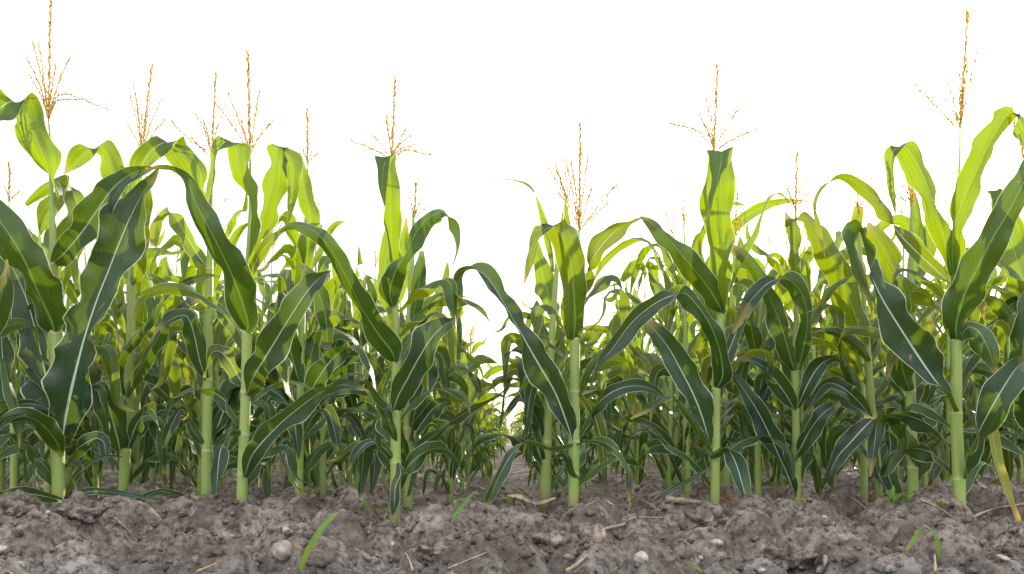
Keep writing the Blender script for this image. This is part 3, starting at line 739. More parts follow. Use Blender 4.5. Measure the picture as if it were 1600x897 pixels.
hero('thin corn stalk standing free, left of the long diagonal blue leaf at centre right', (1185, 790), 3.8,
     [(1185, 793, 11), (1184, 720, 11), (1183, 640, 10), (1186, 540, 8), (1192, 440, 4)], (686, 560),
     [([(1184, 688, -5), (1175, 665, -22), (1160, 640, -26), (1148, 622, -8)], S),
      ([(1186, 560, -8), (1178, 535, -26), (1172, 500, -24), (1170, 470, -6)], S),
      ([(1187, 560, -8), (1200, 525, -24), (1205, 485, -26), (1198, 450, -6)], B),
      ([(1184, 640, 5), (1196, 610, 20), (1210, 600, 18), (1222, 625, -12), (1225, 660, -3)], S),
      ([(1188, 500, -5), (1176, 460, -18), (1160, 430, -20), (1150, 450, 10), (1148, 480, 3)], B)])

hero('corn plant with an arched blue-grey leaf and thin pale tassel, right of the folded-tip plant', (1245, 778), 3.7,
     [(1246, 782, 13), (1245, 710, 14), (1243, 640, 12), (1243, 577, 13), (1244, 480, 8), (1243, 330, 4)], (725, 642, 578),
     [([(1243, 470, -6), (1243, 430, -16), (1243, 390, -22), (1238, 355, -22), (1228, 332, -5)], S),
      ([(1247, 578, -8), (1255, 545, -26), (1261, 510, -28), (1258, 475, -30), (1247, 450, -30), (1228, 436, (-12, 22)), (1204, 440, 22), (1180, 461, 28), (1160, 490, 22), (1144, 521, 4)], dict(dm=-0.14)),
      ([(1241, 579, -10), (1233, 552, -34), (1221, 512, -38), (1209, 480, -30), (1192, 445, -22), (1172, 412, -20), (1152, 390, -18), (1134, 381, -3)], dict(dm=-0.08)),
      ([(1243, 643, 4), (1230, 620, 28), (1210, 592, 32), (1190, 571, 24), (1170, 562, 10), (1148, 566, 3)], dict(dm=-0.14)),
      ([(1243, 776, 5), (1231, 742, 26), (1213, 702, 34), (1191, 656, 36), (1170, 620, 24), (1150, 592, 16), (1139, 578, 3)], dict(dm=-0.12)),
      ([(1238, 724, -4), (1250, 702, 20), (1266, 672, 30), (1286, 646, 26), (1312, 628, 10)], dict(dm=-0.1)),
      ([(1245, 640, 5), (1262, 600, 26), (1282, 570, 26), (1305, 560, 12), (1322, 572, -6)], S),
      ([(1244, 440, -5), (1260, 400, -14), (1272, 380, -6)], B)],
     ((1243, 335), [(1245, 243, 0.0), (1222, 285), (1259, 280), (1270, 298), (1232, 300)]), (1243, 380))

hero('corn plant in the right part with a blue leaf drooping left near the soil', (1370, 782), 3.8,
     [(1374, 786, 13), (1370, 720, 13), (1362, 640, 13), (1356, 560, 12), (1350, 470, 8), (1342, 350, 4)], (652, 560),
     [([(1351, 540, -6), (1342, 510, -32), (1326, 467, -46), (1306, 421, -46), (1286, 378, -38), (1268, 345, -30), (1254, 337, (-8, 18)), (1236, 346, 14), (1225, 354, 3)], dict(dm=-0.1)),
      ([(1362, 652, 5), (1341, 627, 22), (1315, 604, 26), (1290, 600, 20), (1270, 626, 14), (1262, 648, 3)], dict(dm=-0.12)),
      ([(1366, 653, 6), (1352, 666, 30), (1330, 690, 34), (1308, 715, 24), (1296, 745, 18), (1301, 768, 3)], dict(dm=-0.2, mat=None)),
      ([(1358, 565, -6), (1345, 545, -22), (1320, 525, -18), (1295, 517, -12), (1272, 520, -3)], dict(dm=-0.16)),
      ([(1360, 565, -6), (1372, 535, -22), (1376, 500, -22), (1370, 465, -5)], B),
      ([(1370, 700, -6), (1385, 672, 8), (1392, 700, 26), (1388, 740, 28), (1402, 775, 18), (1416, 800, 3)], dict(dm=-0.1)),
      ([(1368, 700, 5), (1372, 740, 14), (1388, 770, 16), (1384, 810, 6)], S),
      ([(1352, 470, -5), (1345, 430, -18), (1340, 390, -20), (1338, 350, -20), (1342, 322, -16)], B)],
     ((1342, 340), [(1338, 278, 0), (1328, 300), (1350, 310)]), (1342, 370))

hero('shorter corn stalk half hidden behind the low drooping blue leaf', (1350, 778), 4.15,
     [(1350, 780, 12), (1350, 700, 12), (1348, 620, 10), (1345, 520, 6)], (700,),
     [([(1350, 700, 5), (1335, 670, 22), (1318, 660, 20), (1300, 690, -14), (1298, 720, -4)], S),
      ([(1348, 640, -5), (1335, 600, -22), (1322, 560, -24), (1318, 530, -5)], S),
      ([(1347, 600, -5), (1360, 560, -20), (1378, 530, 16), (1392, 560, 16), (1400, 600, 4)], B)])

hero('corn plant left of the thickest stalk, with an oval backlit leaf at its collar', (1428, 798), 3.45,
     [(1428, 801, 17), (1426, 740, 17), (1423, 610, 16), (1421, 490, 14), (1424, 400, 9), (1424, 320, 4)], (730, 610, 490),
     [([(1421, 491, -12), (1417, 467, -34), (1401, 430, -50), (1381, 395, -44), (1366, 364, -34), (1358, 347, -8)], dict(dm=-0.12)),
      ([(1422, 611, -14), (1413, 588, -42), (1406, 552, -38), (1401, 510, -28), (1398, 480, -8)], dict(dm=-0.1)),
      ([(1434, 730, -5), (1426, 702, -24), (1409, 672, -26), (1391, 658, -12), (1370, 656, 5), (1350, 650, 8)], dict(dm=-0.2)),
      ([(1430, 665, -5), (1446, 630, 14), (1456, 610, 12), (1464, 590, 3)], dict(dm=-0.06)),
      ([(1424, 492, -5), (1432, 440, -18), (1438, 380, -24), (1434, 330, -22), (1424, 292, -5)], B),
      ([(1424, 610, -6), (1440, 575, -26), (1452, 530, -28), (1454, 490, -10)], B),
      ([(1425, 450, -5), (1448, 410, -16), (1455, 370, -22), (1450, 330, -16), (1440, 300, -4)], B),
      ([(1427, 735, 5), (1444, 700, 20), (1462, 690, 18), (1476, 720, -12), (1478, 750, -3)], B)],
     ((1424, 330), [(1418, 256, 0.0), (1428, 262, 0.02), (1410, 290), (1408, 310), (1432, 300)]), (1424, 370))

hero('thickest corn stalk at far right with a tall orange tassel', (1499, 818), 3.15,
     [(1500, 822, 20), (1498, 748, 20), (1494, 645, 19), (1494, 530, 18), (1492, 440, 11), (1492, 340, 7), (1497, 285, 4)], (748, 645, 531),
     [([(1492, 440, -10), (1488, 395, -18), (1493, 350, -24), (1507, 308, -38), (1528, 260, -46), (1552, 212, -40), (1578, 176, (-34, -10)), (1600, 198, -36), (1625, 245, -32), (1650, 300, -4)], dict(dm=-0.12)),
      ([(1488, 430, -8), (1480, 388, -24), (1464, 335, -36), (1447, 288, -42), (1428, 250, -40), (1410, 228, (-24, 14)), (1394, 240, 18), (1392, 268, 15), (1396, 300, 9), (1399, 336, 2)], dict(dm=-0.06)),
      ([(1495, 531, -16), (1494, 505, -44), (1507, 460, -60), (1527, 420, -56), (1551, 372, -40), (1575, 332, -36), (1600, 284, -42), (1625, 245, -36), (1655, 225, -14), (1685, 240, 6)], Fm),
      ([(1499, 531, -8), (1512, 512, -34), (1530, 520, -44), (1546, 550, -34), (1556, 586, -3)], dict(dm=-0.06)),
      ([(1506, 749, 6), (1512, 716, 34), (1528, 680, 44), (1548, 640, 50), (1570, 602, 56), (1592, 572, 38), (1618, 560, 14)], dict(dm=-0.15)),
      ([(1492, 644, 4), (1479, 617, 24), (1456, 586, 50), (1431, 550, 64), (1405, 510, 58), (1381, 470, 46), (1363, 430, 34), (1353, 390, 26), (1341, 354, (26, 6)), (1333, 378, -22), (1340, 412, -26), (1352, 445, -18), (1358, 467, -4)], dict(dm=-0.12)),
      ([(1487, 447, -6), (1467, 426, 22), (1435, 396, 28), (1406, 366, 24), (1386, 337, -22), (1370, 312, -28), (1342, 289, -20), (1310, 280, -10), (1288, 292, 4), (1276, 320, 7), (1280, 360, 10), (1289, 402, 2)], dict(dm=-0.08)),
      ([(1500, 500, -6), (1528, 458, 16), (1556, 474, -24), (1578, 500, -24), (1590, 540, -8)], B)],
     ((1500, 207), [(1512, 20, 0.0), (1528, 77, 0.03), (1512, 90, 0.02), (1480, 122, 0.03), (1432, 135, 0.0), (1500, 115), (1520, 175, 0.04), (1506, 105), (1472, 150)]), (1497, 290))

hero('corn plant cut by the right frame edge, with one yellowing leaf', (1632, 800), 3.3,
     [(1634, 806, 18), (1632, 700, 18), (1630, 560, 15), (1632, 400, 8), (1628, 300, 4)], (740, 640, 520),
     [([(1630, 690, -10), (1610, 652, -40), (1600, 600, -46), (1598, 550, -42), (1605, 480, -32), (1620, 430, -5)], dict(dm=-0.12)),
      ([(1628, 640, 4), (1590, 630, -8), (1558, 640, 10), (1552, 680, 15), (1562, 730, 17), (1576, 775, 15), (1590, 812, 10), (1600, 828, 2)], dict(dm=-0.12, mat='Y', label='yellowing dry leaf hanging to the soil')),
      ([(1628, 520, -6), (1610, 470, -40), (1592, 420, -56), (1578, 370, -50), (1570, 330, -30), (1562, 295, (-34, 4)), (1556, 330, 26), (1550, 360, 4)], B),
      ([(1628, 660, 5), (1608, 650, 26), (1585, 640, 30), (1565, 655, 12)], B),
      ([(1628, 480, -6), (1600, 470, -20), (1575, 480, -24), (1552, 520, 10), (1540, 560, 4)], S)],
     ((1610, 300), [(1584, 190, 0.1), (1600, 215), (1620, 180)]), (1626, 340))

hero('thin corn stalk near the left edge, its dark leaves crossing the frame edge', (22, 766), 4.0,
     [(22, 770, 12), (22, 700, 12), (20, 600, 11), (16, 500, 8), (13, 400, 5), (13, 330, 3)], (650, 530),
     [([(20, 530, -6), (12, 500, -28), (10, 460, -32), (16, 430, -10)], S),
      ([(21, 650, 5), (10, 610, 30), (4, 560, 36), (0, 520, 26), (-14, 490, 5)], S),
      ([(22, 652, -5), (36, 610, -30), (42, 560, -34), (38, 510, -22), (30, 470, -4)], S),
      ([(20, 530, 5), (40, 500, 24), (55, 470, 26), (70, 490, 12)], B),
      ([(22, 700, -6), (40, 670, -22), (58, 676, 14), (70, 712, 14), (74, 750, 3)], S),
      ([(22, 700, 5), (8, 680, 20), (-10, 690, 18), (-20, 730, 4)], S)],
     ((14, 320), [(15, 255, 0), (30, 300), (6, 290)]), (13, 350))

hero('corn plant cut by the left frame edge, leaning a narrow yellow leaf in', (-40, 800), 3.4,
     [(-40, 804, 19), (-41, 700, 19), (-42, 560, 17), (-42, 420, 11), (-42, 300, 5)], (700, 560),
     [([(-40, 560, -8), (-20, 520, -34), (0, 470, -36), (8, 430, -20), (10, 405, -4)], S),
      ([(-40, 700, 6), (-15, 690, 16), (10, 656, 12), (40, 648, 4)], dict(dm=-0.1)),
      ([(-40, 640, 6), (-18, 600, 26), (2, 560, 30), (14, 600, -14), (26, 660, -14), (30, 700, -3)], S),
      ([(-40, 500, 4), (-15, 470, 10), (4, 440, 14), (12, 418, 3)], dict(dm=-0.1, mat='Y', label='narrow yellow leaf'))])

hero('corn plant half hidden between the yellow-lit plant and the squared-leaf plant', (560, 762), 4.5,
     [(560, 765, 11), (561, 680, 11), (563, 580, 9), (568, 480, 6), (572, 430, 3)], (660,),
     [([(561, 662, -5), (548, 622, -26), (540, 580, -28), (548, 545, -5)], S),
      ([(562, 640, 5), (578, 610, 24), (590, 580, 26), (600, 555, 8)], S),
      ([(564, 570, -5), (552, 530, -22), (540, 490, -24), (530, 500, 12), (524, 540, 3)], S),
      ([(566, 540, -5), (576, 500, -22), (580, 460, -20), (574, 430, -4)], S),
      ([(560, 700, 5), (575, 680, 18), (590, 690, -14), (598, 730, -3)], S)])


def grow_plant(seed, low=False, H=1.30, narrow=1.0):
    rnd = random.Random(seed)
    parts = []
    # stalk
    nz = 16; zs = np.linspace(-0.06, H * 1.02, nz * 2)
    leanx, leany = rnd.uniform(-.03, .03), rnd.uniform(-.03, .03)
    lean = lambda z: (leanx * (z / H) ** 2, leany * (z / H) ** 2)
    nodes = [0.06, 0.11, 0.17, 0.24, 0.31, 0.44, 0.57, 0.70, 0.82, 0.93, 1.03, 1.12]
    if low: nodes = nodes[1::1]
    nodes = [n * H / 1.3 for n in nodes]
    ring = nodes[::2]
    Zs = sorted(set(list(zs) + [n + e for n in nodes for e in (-0.006, -0.002, 0.0, 0.005)]))
    R0 = rnd.uniform(0.0155, 0.020)
    mb = MB()
    P = [(lean(max(z, 0))[0], lean(max(z, 0))[1], z) for z in Zs]
    R = [R0 * (1 - 0.78 * (max(z, 0) / H) ** 1.5) * (1.05 if any(abs(z - n) < 0.004 for n in nodes) else 1) for z in Zs]
    mk = [0.28 if any(-0.003 < z - n < 0.001 for n in nodes) else 0 for z in Zs]
    tube(mb, P, R, 6 if low else 9, mark=mk)
    parts.append(('stalk', mb, M_STALK))
    az = rnd.uniform(0, 2 * PI)
    for i, z in enumerate(nodes):
        az += PI + rnd.uniform(-0.55, 0.55)
        t = z / H
        Lf = (0.50 + 0.30 * math.sin(PI * min(1, t * 1.05))) * rnd.uniform(0.85, 1.15) * (0.8 if t > 0.8 else 1.08)
        W = (0.042 + 0.050 * math.sin(PI * min(1, 0.12 + t * 0.85))) * rnd.uniform(0.85, 1.15)
        rise = math.radians(rnd.uniform(58, 76) + 8 * t)
        droop = rnd.uniform(1.3, 2.9) * (1.0 if t < 0.6 else 0.72)
        fold = rnd.choice([0, 0, 0.45, 0.55, 0.38, 0.62])
        roll = rnd.uniform(-2.4, 2.4)
        if t < 0.25: droop *= 1.35; Lf *= 1.15; W *= 0.85
        C, Hs = grown_leaf(z, az, Lf * narrow, W, rise, droop, roll, fold, rnd, 9 if low else 20)
        lx, ly = lean(z); C = C + np.array([lx, ly, 0])
        mn = C[:, 2].min()
        if mn < 0.02: C[:, 2] = np.maximum(C[:, 2], 0.02 + 0.01 * np.sin(np.arange(len(C))))
        mb = MB()
        ribbon(mb, C, Hs, cup=0.20, ruf=0.11, lam=rnd.uniform(.12, .2), ph=rnd.uniform(0, 6), M=2 if low else 6)
        parts.append(('leaf', mb, M_LEAF if t < 0.34 else (M_LEAF_HALFLIT if t < 0.6 else M_LEAF_SUNLIT)))  # leaf copies go from dull to sun-coloured with height
    # tassel
    mb = MB()
    lx, ly = lean(H); b = np.array([lx, ly, H])
    Q = [b, b + np.array([0.004, 0, 0.09])]
    tube(mb, np.array([Q[0], (Q[0] + Q[1]) / 2, Q[1]]), [0.0042, 0.0035, 0.003], 5, mark=[1, 1, 1])
    tb = Q[1]
    for k in range(rnd.randint(5, 8) if not low else 4):
        if k == 0: d = np.array([rnd.uniform(-.05, .05), rnd.uniform(-.05, .05), 1.0]); ln = rnd.uniform(.22, .30)
        else:
            a = rnd.uniform(0, 2 * PI); el = rnd.uniform(0.25, 0.75)
            d = np.array([math.cos(a) * el, math.sin(a) * el, 1.0]); ln = rnd.uniform(.10, .19)
        d /= np.linalg.norm(d)
        e = tb + d * ln; mdp = (tb + e) / 2 + np.array([0, 0, 0.012])
        PP = catmull([tb, mdp, e], 5)
        tube(mb, PP, np.linspace(0.0015, 0.0007, len(PP)), 4, mark=[0.4] * len(PP))
        if not low: spikelets(mb, PP, 0.0012, 0.011, 0.013, rnd)
    parts.append(('tassel', mb, M_TASSEL))
    return parts

PROTO = []
for i in range(9):
    nar = 0.72 if i >= 6 else 1.0
    PROTO.append([(nm, mb.mesh('corn_' + nm, mat), mat) for nm, mb, mat in grow_plant(100 + i, H=random.uniform(1.12, 1.36), narrow=nar)])

GROUP_BACK = 'corn plants in the rows behind the field edge'
ZONES = [(-400, 60, 'at the left frame edge'), (60, 195, 'just right of the far-left V-leaf plant'),
         (195, 323, 'left of the big backlit folded leaf'), (323, 378, 'behind the paired stems left of centre'),
         (378, 468, 'just right of the pale green stalk'), (468, 617, 'left of the squared-off lime leaf plant'),
         (617, 700, 'just left of the gap'), (700, 850, 'inside the narrow central gap'), (850, 897, 'behind the thick stem right of the gap'),
         (897, 1117, 'right of the broad hanging leaf'), (1117, 1245, 'right of the folded-tip plant'),
         (1245, 1370, 'right of the thin pale tassel'), (1370, 1499, 'left of the thickest far-right stalk'), (1499, 2200, 'right of the thickest far-right stalk')]
def zone_label(px, D):
    z = [t for a, b, t in ZONES if a <= px < b]
    z = z[0] if z else 'at the frame edge'
    dep = 'nearer' if D < 5.2 else ('middle-distance' if D < 8 else 'small distant')
    return f'{dep} corn plant in the rows {z}'

cands = []
ri = 0
for r in range(-22, 23):
    x0 = -0.02 + (r + 0.5) * 0.65
    y = 4.25 + random.uniform(0, 0.35)
    while y < 44:
        x = x0 + random.uniform(-0.07, 0.07)
        px = CX + x * FPX / y
        if -260 < px < 1860:
            if all((x - hx) ** 2 + (y - hy) ** 2 > 0.17 ** 2 for hx, hy in HEROES):
                cands.append((y, x, px))
        y += random.uniform(0.30, 0.46) * (1.0 if y < 5.6 else 1.5)
cands.sort()
# the nearest plants are individuals, what is left far off reads as one mass
near = [c for c in cands if -140 < c[2] < 1740][:272]
far = [c for c in cands if c not in near]
print('rows: near', len(near), 'far', len(far), 'split at', near[-1][0])
for i, (y, x, px) in enumerate(near):
    gapside = abs(x + 0.02) < 0.5
    pr = PROTO[random.choice([6, 7, 8])] if gapside else PROTO[random.randrange(6)]
    e = empty('corn_plant', (x, y, GH(x, y) - 0.005))
    e.rotation_euler = (random.uniform(-.03, .03), random.uniform(-.03, .03), random.uniform(0, 2 * PI))
    s = random.uniform(0.86, 1.06) * ((0.78 if y < 7 else 0.64) if gapside else (1.07 if y < 7.5 else 1.0))
    e.scale = (s, s, s * random.uniform(0.95, 1.05))
    tag(e, zone_label(px, y), 'corn plant', GROUP_BACK)
    for nm, me, mat in pr:
        o = bpy.data.objects.new(nm, me); COL.objects.link(o); o.parent = e

# far rows merged
fm = MB(); fs = MB(); ft = MB()
lowp = []
for i in range(4):
    lowp.append(grow_plant(500 + i, low=True, H=1.18))
def far_parts(which, mats):
    V, F, UV, A = [], [], [], []; n = 0
    rr = random.Random(9)
    for (y, x, px) in far:
        if rr.random() < (0.0 if y < 30 else 0.25): continue
        low_ = 0.62 if abs(px - 778) < 70 else (0.8 if abs(px - 778) < 130 else 1.0)
        pl = lowp[rr.randrange(4)]
        a = rr.uniform(0, 2 * PI); s = rr.uniform(0.8, 1.0) * low_; ca, sa = math.cos(a) * s, math.sin(a) * s
        z = 0
        for nm, mb, mat in pl:
            if nm not in which: continue
            v = np.vstack(mb.v)
            V.append(np.column_stack([v[:, 0] * ca - v[:, 1] * sa + x, v[:, 0] * sa + v[:, 1] * ca + y, v[:, 2] * s + z]))
            F.append(np.vstack(mb.f) + n); UV.append(np.vstack(mb.uv)); A.append(np.concatenate(mb.a)); n += len(v)
    V = np.vstack(V); F = np.vstack(F); UV = np.vstack(UV); A = np.concatenate(A)
    return V, F, UV, A
def far_object():
    # one mesh, three material slots
    allV, allF, allUV, allA, mi = [], [], [], [], []; n = 0
    for k, which in enumerate((('leaf',), ('stalk',), ('tassel',))):
        V, F, UV, A = far_parts(which, None)
        allV.append(V); allF.append(F + n); allUV.append(UV); allA.append(A); mi.append(np.full(len(F), k)); n += len(V)
    mb = MB(); mb.v, mb.f, mb.uv, mb.a, mb.n = allV, allF, allUV, allA, n
    me = mb.mesh('distant_corn', M_LEAF_HALFLIT)
    me.materials.append(M_STALK); me.materials.append(M_TASSEL)
    me.polygons.foreach_set('material_index', np.concatenate(mi).astype(np.int32))
    o = bpy.data.objects.new('distant_corn', me); COL.objects.link(o)
    tag(o, 'far mass of corn at the back of the field, reading as one green strip', 'corn field', kind='stuff')
far_object()

# ------------------------------------------------------------------ small things on the soil
def ground_at(px, py):
    """where the line of sight through a pixel meets the soil"""
    Y = 1.3
    while Y < 30:
        p = at(px, py, Y)
        if p.z <= GH(p.x, p.y): return p
        Y += 0.004 if Y < 6 else 0.03
    return at(px, py, 5)

def stone(px, py, wpx, hpx, label, mat, name='pebble', cat='pebble', seed=0, group='pebbles and stones on the soil', rot=0.0, sink=0.3):
    p = ground_at(px, py); r = random.Random(seed + int(px))
    k = p.y / FPX; a, b = wpx * k / 2, hpx * k / 2
    nu, nv = (56, 34) if mat is M_SOIL else (22, 14); V = []
    off = [r.uniform(0, 9) for _ in range(3)]
    for j in range(nv + 1):
        th = PI * j / nv
        for i in range(nu):
            ph = 2 * PI * i / nu
            d = np.array([math.sin(th) * math.cos(ph), math.sin(th) * math.sin(ph), math.cos(th)])
            q = 1 + 0.10 * math.sin(3.1 * d[0] + off[0]) + 0.10 * math.sin(4.3 * d[1] + off[1] + d[2] * 2) + 0.07 * math.sin(7 * d[2] + 5 * d[0] + off[2])
            if mat is M_SOIL:
                n3 = 0
                for o_, am in ((2.2, .5), (4.7, .3), (10.1, .16), (21, .08)):
                    n3 += am * mnoise.noise(Vector((d[0] * o_ + off[0], d[1] * o_ + off[1], d[2] * o_ + off[2])))
                q += 0.75 * n3
            x, y, z = d[0] * a * q, d[1] * (a + b) * 0.5 * q, d[2] * b * q
            V.append((x * math.cos(rot) + z * math.sin(rot), y, -x * math.sin(rot) + z * math.cos(rot)))
    F = [(j * nu + i, j * nu + (i + 1) % nu, (j + 1) * nu + (i + 1) % nu, (j + 1) * nu + i) for j in range(nv) for i in range(nu)]
    mb = MB(); mb.add(V, [f[::-1] for f in F])
    o = mb.build(name, mat); o.location = (p.x, p.y, p.z + b * (1 - sink) * 0.6)
    return tag(o, label, cat, group)

stone(447, 830, 12, 10, 'small pale pebble on the crumbly soil left of the curved green blade', M_PEBBLE, seed=1)
stone(613, 852, 9, 8, 'tiny round white pebble on soil below the squared-leaf plant', M_PEBBLE, seed=2)
stone(440, 868, 34, 30, 'rounded grey-brown stone left of the foot of the curved green blade', M_STONE, 'stone', 'stone', seed=3)
stone(32, 886, 14, 12, 'white angular pebble at the bottom left corner', M_PEBBLE, seed=4, rot=0.4)
stone(2, 862, 26, 14, 'pale flat stone cut by the left frame edge', M_PEBBLE, 'stone', 'stone', seed=5)
stone(940, 840, 14, 17, 'pale upright pebble beside the thick forked root piece', M_PEBBLE, seed=6)
stone(1002, 876, 26, 18, 'oval buff stone on the soil below the forked root piece', M_PEBBLE, 'stone', 'stone', seed=7)
stone(1095, 873, 7, 7, 'tiny white pebble beneath the large boulder-like clod', M_PEBBLE, seed=8)
stone(1120, 851, 24, 11, 'flat pale stone in front of the big clod right of centre', M_PEBBLE, 'stone', 'stone', seed=9)
stone(1290, 880, 6, 18, 'thin white stick-like pebble standing on the soil, lower right', M_PEBBLE, seed=10)
stone(1567, 874, 20, 9, 'white oval pebble near the bottom right corner', M_PEBBLE, seed=11, rot=0.35)
stone(1190, 893, 16, 8, 'white stone peeking over the bottom frame edge', M_PEBBLE, seed=12)
stone(1288, 811, 10, 8, 'small buff pebble in the clods below the thin pale tassel plant', M_PEBBLE, seed=13)
stone(75, 802, 8, 6, 'small pale pebble at the foot of the far-left plant', M_PEBBLE, seed=14)
stone(1098, 822, 62, 54, 'large rounded earth clod standing clear of the soil, right of centre', M_SOIL, 'soil_clod', 'clod', seed=15, group='large earth clods', sink=0.7)
stone(1232, 878, 70, 58, 'large smooth earth clod at the bottom edge, right of centre', M_SOIL, 'soil_clod', 'clod', seed=16, group='large earth clods', sink=0.7)
stone(862, 852, 84, 60, 'broad flat-topped earth clod at centre, below the centre right plant', M_SOIL, 'soil_clod', 'clod', seed=17, group='large earth clods', sink=0.8)
stone(812, 846, 22, 24, 'small round earth clod left of the broad flat-topped clod', M_SOIL, 'soil_clod', 'clod', seed=18, group='large earth clods')
stone(28, 800, 60, 44, 'rounded earth clod on the bank at the left frame edge', M_SOIL, 'soil_clod', 'clod', seed=19, group='large earth clods', sink=0.8)
stone(128, 803, 60, 46, 'rounded earth clod on the bank right of the far-left stalk', M_SOIL, 'soil_clod', 'clod', seed=20, group='large earth clods', sink=0.8)
stone(680, 866, 60, 40, 'earth clod low in the picture, left of centre', M_SOIL, 'soil_clod', 'clod', seed=21, group='large earth clods', sink=0.8)

def stick(pts, r, name, label, cat, mat, group=None, lift=0.006):
    P = []
    for q in pts:
        p = ground_at(q[0], q[1]) if len(q) < 3 else None
        if p is None:
            p = at(q[0], q[1], q[2])
        P.append((p.x, p.y, p.z + lift))
    o0 = P[0]
    mb = MB(); A = catmull(P, 6)
    rad = np.linspace(r, r * 0.5, len(A)) * (1 + 0.18 * np.sin(np.arange(len(A)) * 1.7))
    tube(mb, A, rad, 7)
    o = mb.build(name, mat, origin=o0); o.location = o0
    return tag(o, label, cat, group)
DS = 'dry stems lying on the soil'
g = ground_at(935, 830)
stick([(938, 842), (945, 830), (975, 822), (990, 812), (1035, 812)], 0.006, 'straw_piece', 'pale forked dry stem lying from the grey root lump towards the right', 'straw', M_STRAW, DS)
stick([(934, 848), (932, 828), (940, 806)], 0.010, 'root_piece', 'thick grey root lump standing by the upright pale pebble', 'root', M_ROOT)
stick([(1030, 800), (1000, 782), (985, 790)], 0.003, 'straw_piece', 'thin dry stem curving right of the hanging leaf tip', 'straw', M_STRAW, DS)
stick([(1040, 783), (1075, 786), (1110, 790)], 0.015, 'root_piece', 'thick brown old root lying in front of the folded-tip plant', 'root', M_ROOT)
stick([(885, 897), (902, 886), (918, 872)], 0.005, 'straw_piece', 'short straight straw at the bottom edge, below centre', 'straw', M_STRAW, DS)
stick([(576, 836), (580, 815), (580, 803)], 0.0035, 'straw_piece', 'short brown twig upright on the soil left of the squared-leaf plant', 'straw', M_ROOT, DS)
stick([(645, 896), (640, 880), (634, 868)], 0.003, 'straw_piece', 'thin straw at the bottom edge, left of centre', 'straw', M_STRAW, DS)
stick([(308, 897), (330, 888), (345, 880)], 0.003, 'straw_piece', 'thin straw near the bottom edge on the left', 'straw', M_STRAW, DS)
stick([(205, 836), (190, 822), (180, 812)], 0.003, 'straw_piece', 'short pale stem in the hollow below the far-left plants', 'straw', M_STRAW, DS)
stick([(1510, 816), (1540, 802), (1570, 794), (1602, 790)], 0.006, 'straw_piece', 'pale curved root running right from the thickest stalk', 'straw', M_STRAW, DS)
stick([(1440, 784), (1465, 795), (1488, 810)], 0.003, 'straw_piece', 'thin pale root left of the thickest stalk', 'straw', M_STRAW, DS)
stick([(1300, 776), (1330, 780), (1352, 796)], 0.003, 'straw_piece', 'thin pale stem on the bank below the big arches', 'straw', M_STRAW, DS)
stick([(1190, 745), (1215, 760), (1240, 775)], 0.0025, 'straw_piece', 'thin pale root slanting down to the thin pale tassel plant', 'straw', M_STRAW, DS)
stick([(1462, 897), (1460, 870), (1455, 862)], 0.003, 'straw_piece', 'straw at the bottom edge under the bent sprout', 'straw', M_STRAW, DS)
stick([(700, 893), (760, 868)], 0.002, 'straw_piece', 'hair-thin straw across the soil at centre', 'straw', M_STRAW, DS)

def blade(pts, Y, name, label, cat, mat, dm=0.0, group=None):
    x, y = pts[0][0], pts[0][1]
    base = at(x, y, Y)
    o = traced_leaf(None, tuple(base), Y, pts, d0=0.0, dm=dm, cup=0.08, ruf=0.02, mat=mat)
    o.name = name; o.location = base
    return tag(o, label, cat, group)
Yb = ground_at(470, 893).y
blade([(469, 900, 5), (473, 878, 10), (485, 852, 11), (503, 826, 10), (518, 808, 8), (531, 799, 1)], Yb, 'grass_blade', 'curved green grass blade standing alone at the bottom, left of centre', 'grass blade', M_GRASS, dm=-0.05)
Yb = ground_at(702, 820).y
blade([(702, 821, 2), (712, 804, 6), (728, 784, 8), (742, 768, 2)], Yb, 'grass_blade', 'slim yellow-green grass blade leaning right in the gap', 'grass blade', M_GRASS, dm=0.05)
Yb = ground_at(1463, 872).y
blade([(1466, 874, 3), (1466, 855, 9), (1460, 836, 8), (1446, 822, 4), (1436, 832, -8), (1419, 857, -6), (1416, 860, -2)], Yb, 'corn_sprout', 'bent pale green sprout on the soil at lower right', 'sprout', M_GRASS, dm=-0.05)
Yb = ground_at(1095, 895).y
blade([(1098, 896, 3), (1088, 887, 8), (1072, 884, 7), (1058, 886, 1)], Yb, 'grass_blade', 'small green blade lying at the bottom edge right of centre', 'grass blade', M_GRASS)
Yb = ground_at(780, 790).y
blade([(868, 778, 3), (840, 785, 8), (812, 776, 9), (792, 774, 2)], 3.4, 'fallen_leaf', 'pale dry leaf lying left of the centre right plant', 'fallen leaf', M_STRAW)
p = ground_at(1130, 778)
blade([(1120, 788, 4), (1130, 774, 12), (1140, 776, 10), (1150, 786, 2)], p.y, 'dry_husk', 'small rust-brown husk at the foot of the folded-tip plant', 'husk', M_RUST)

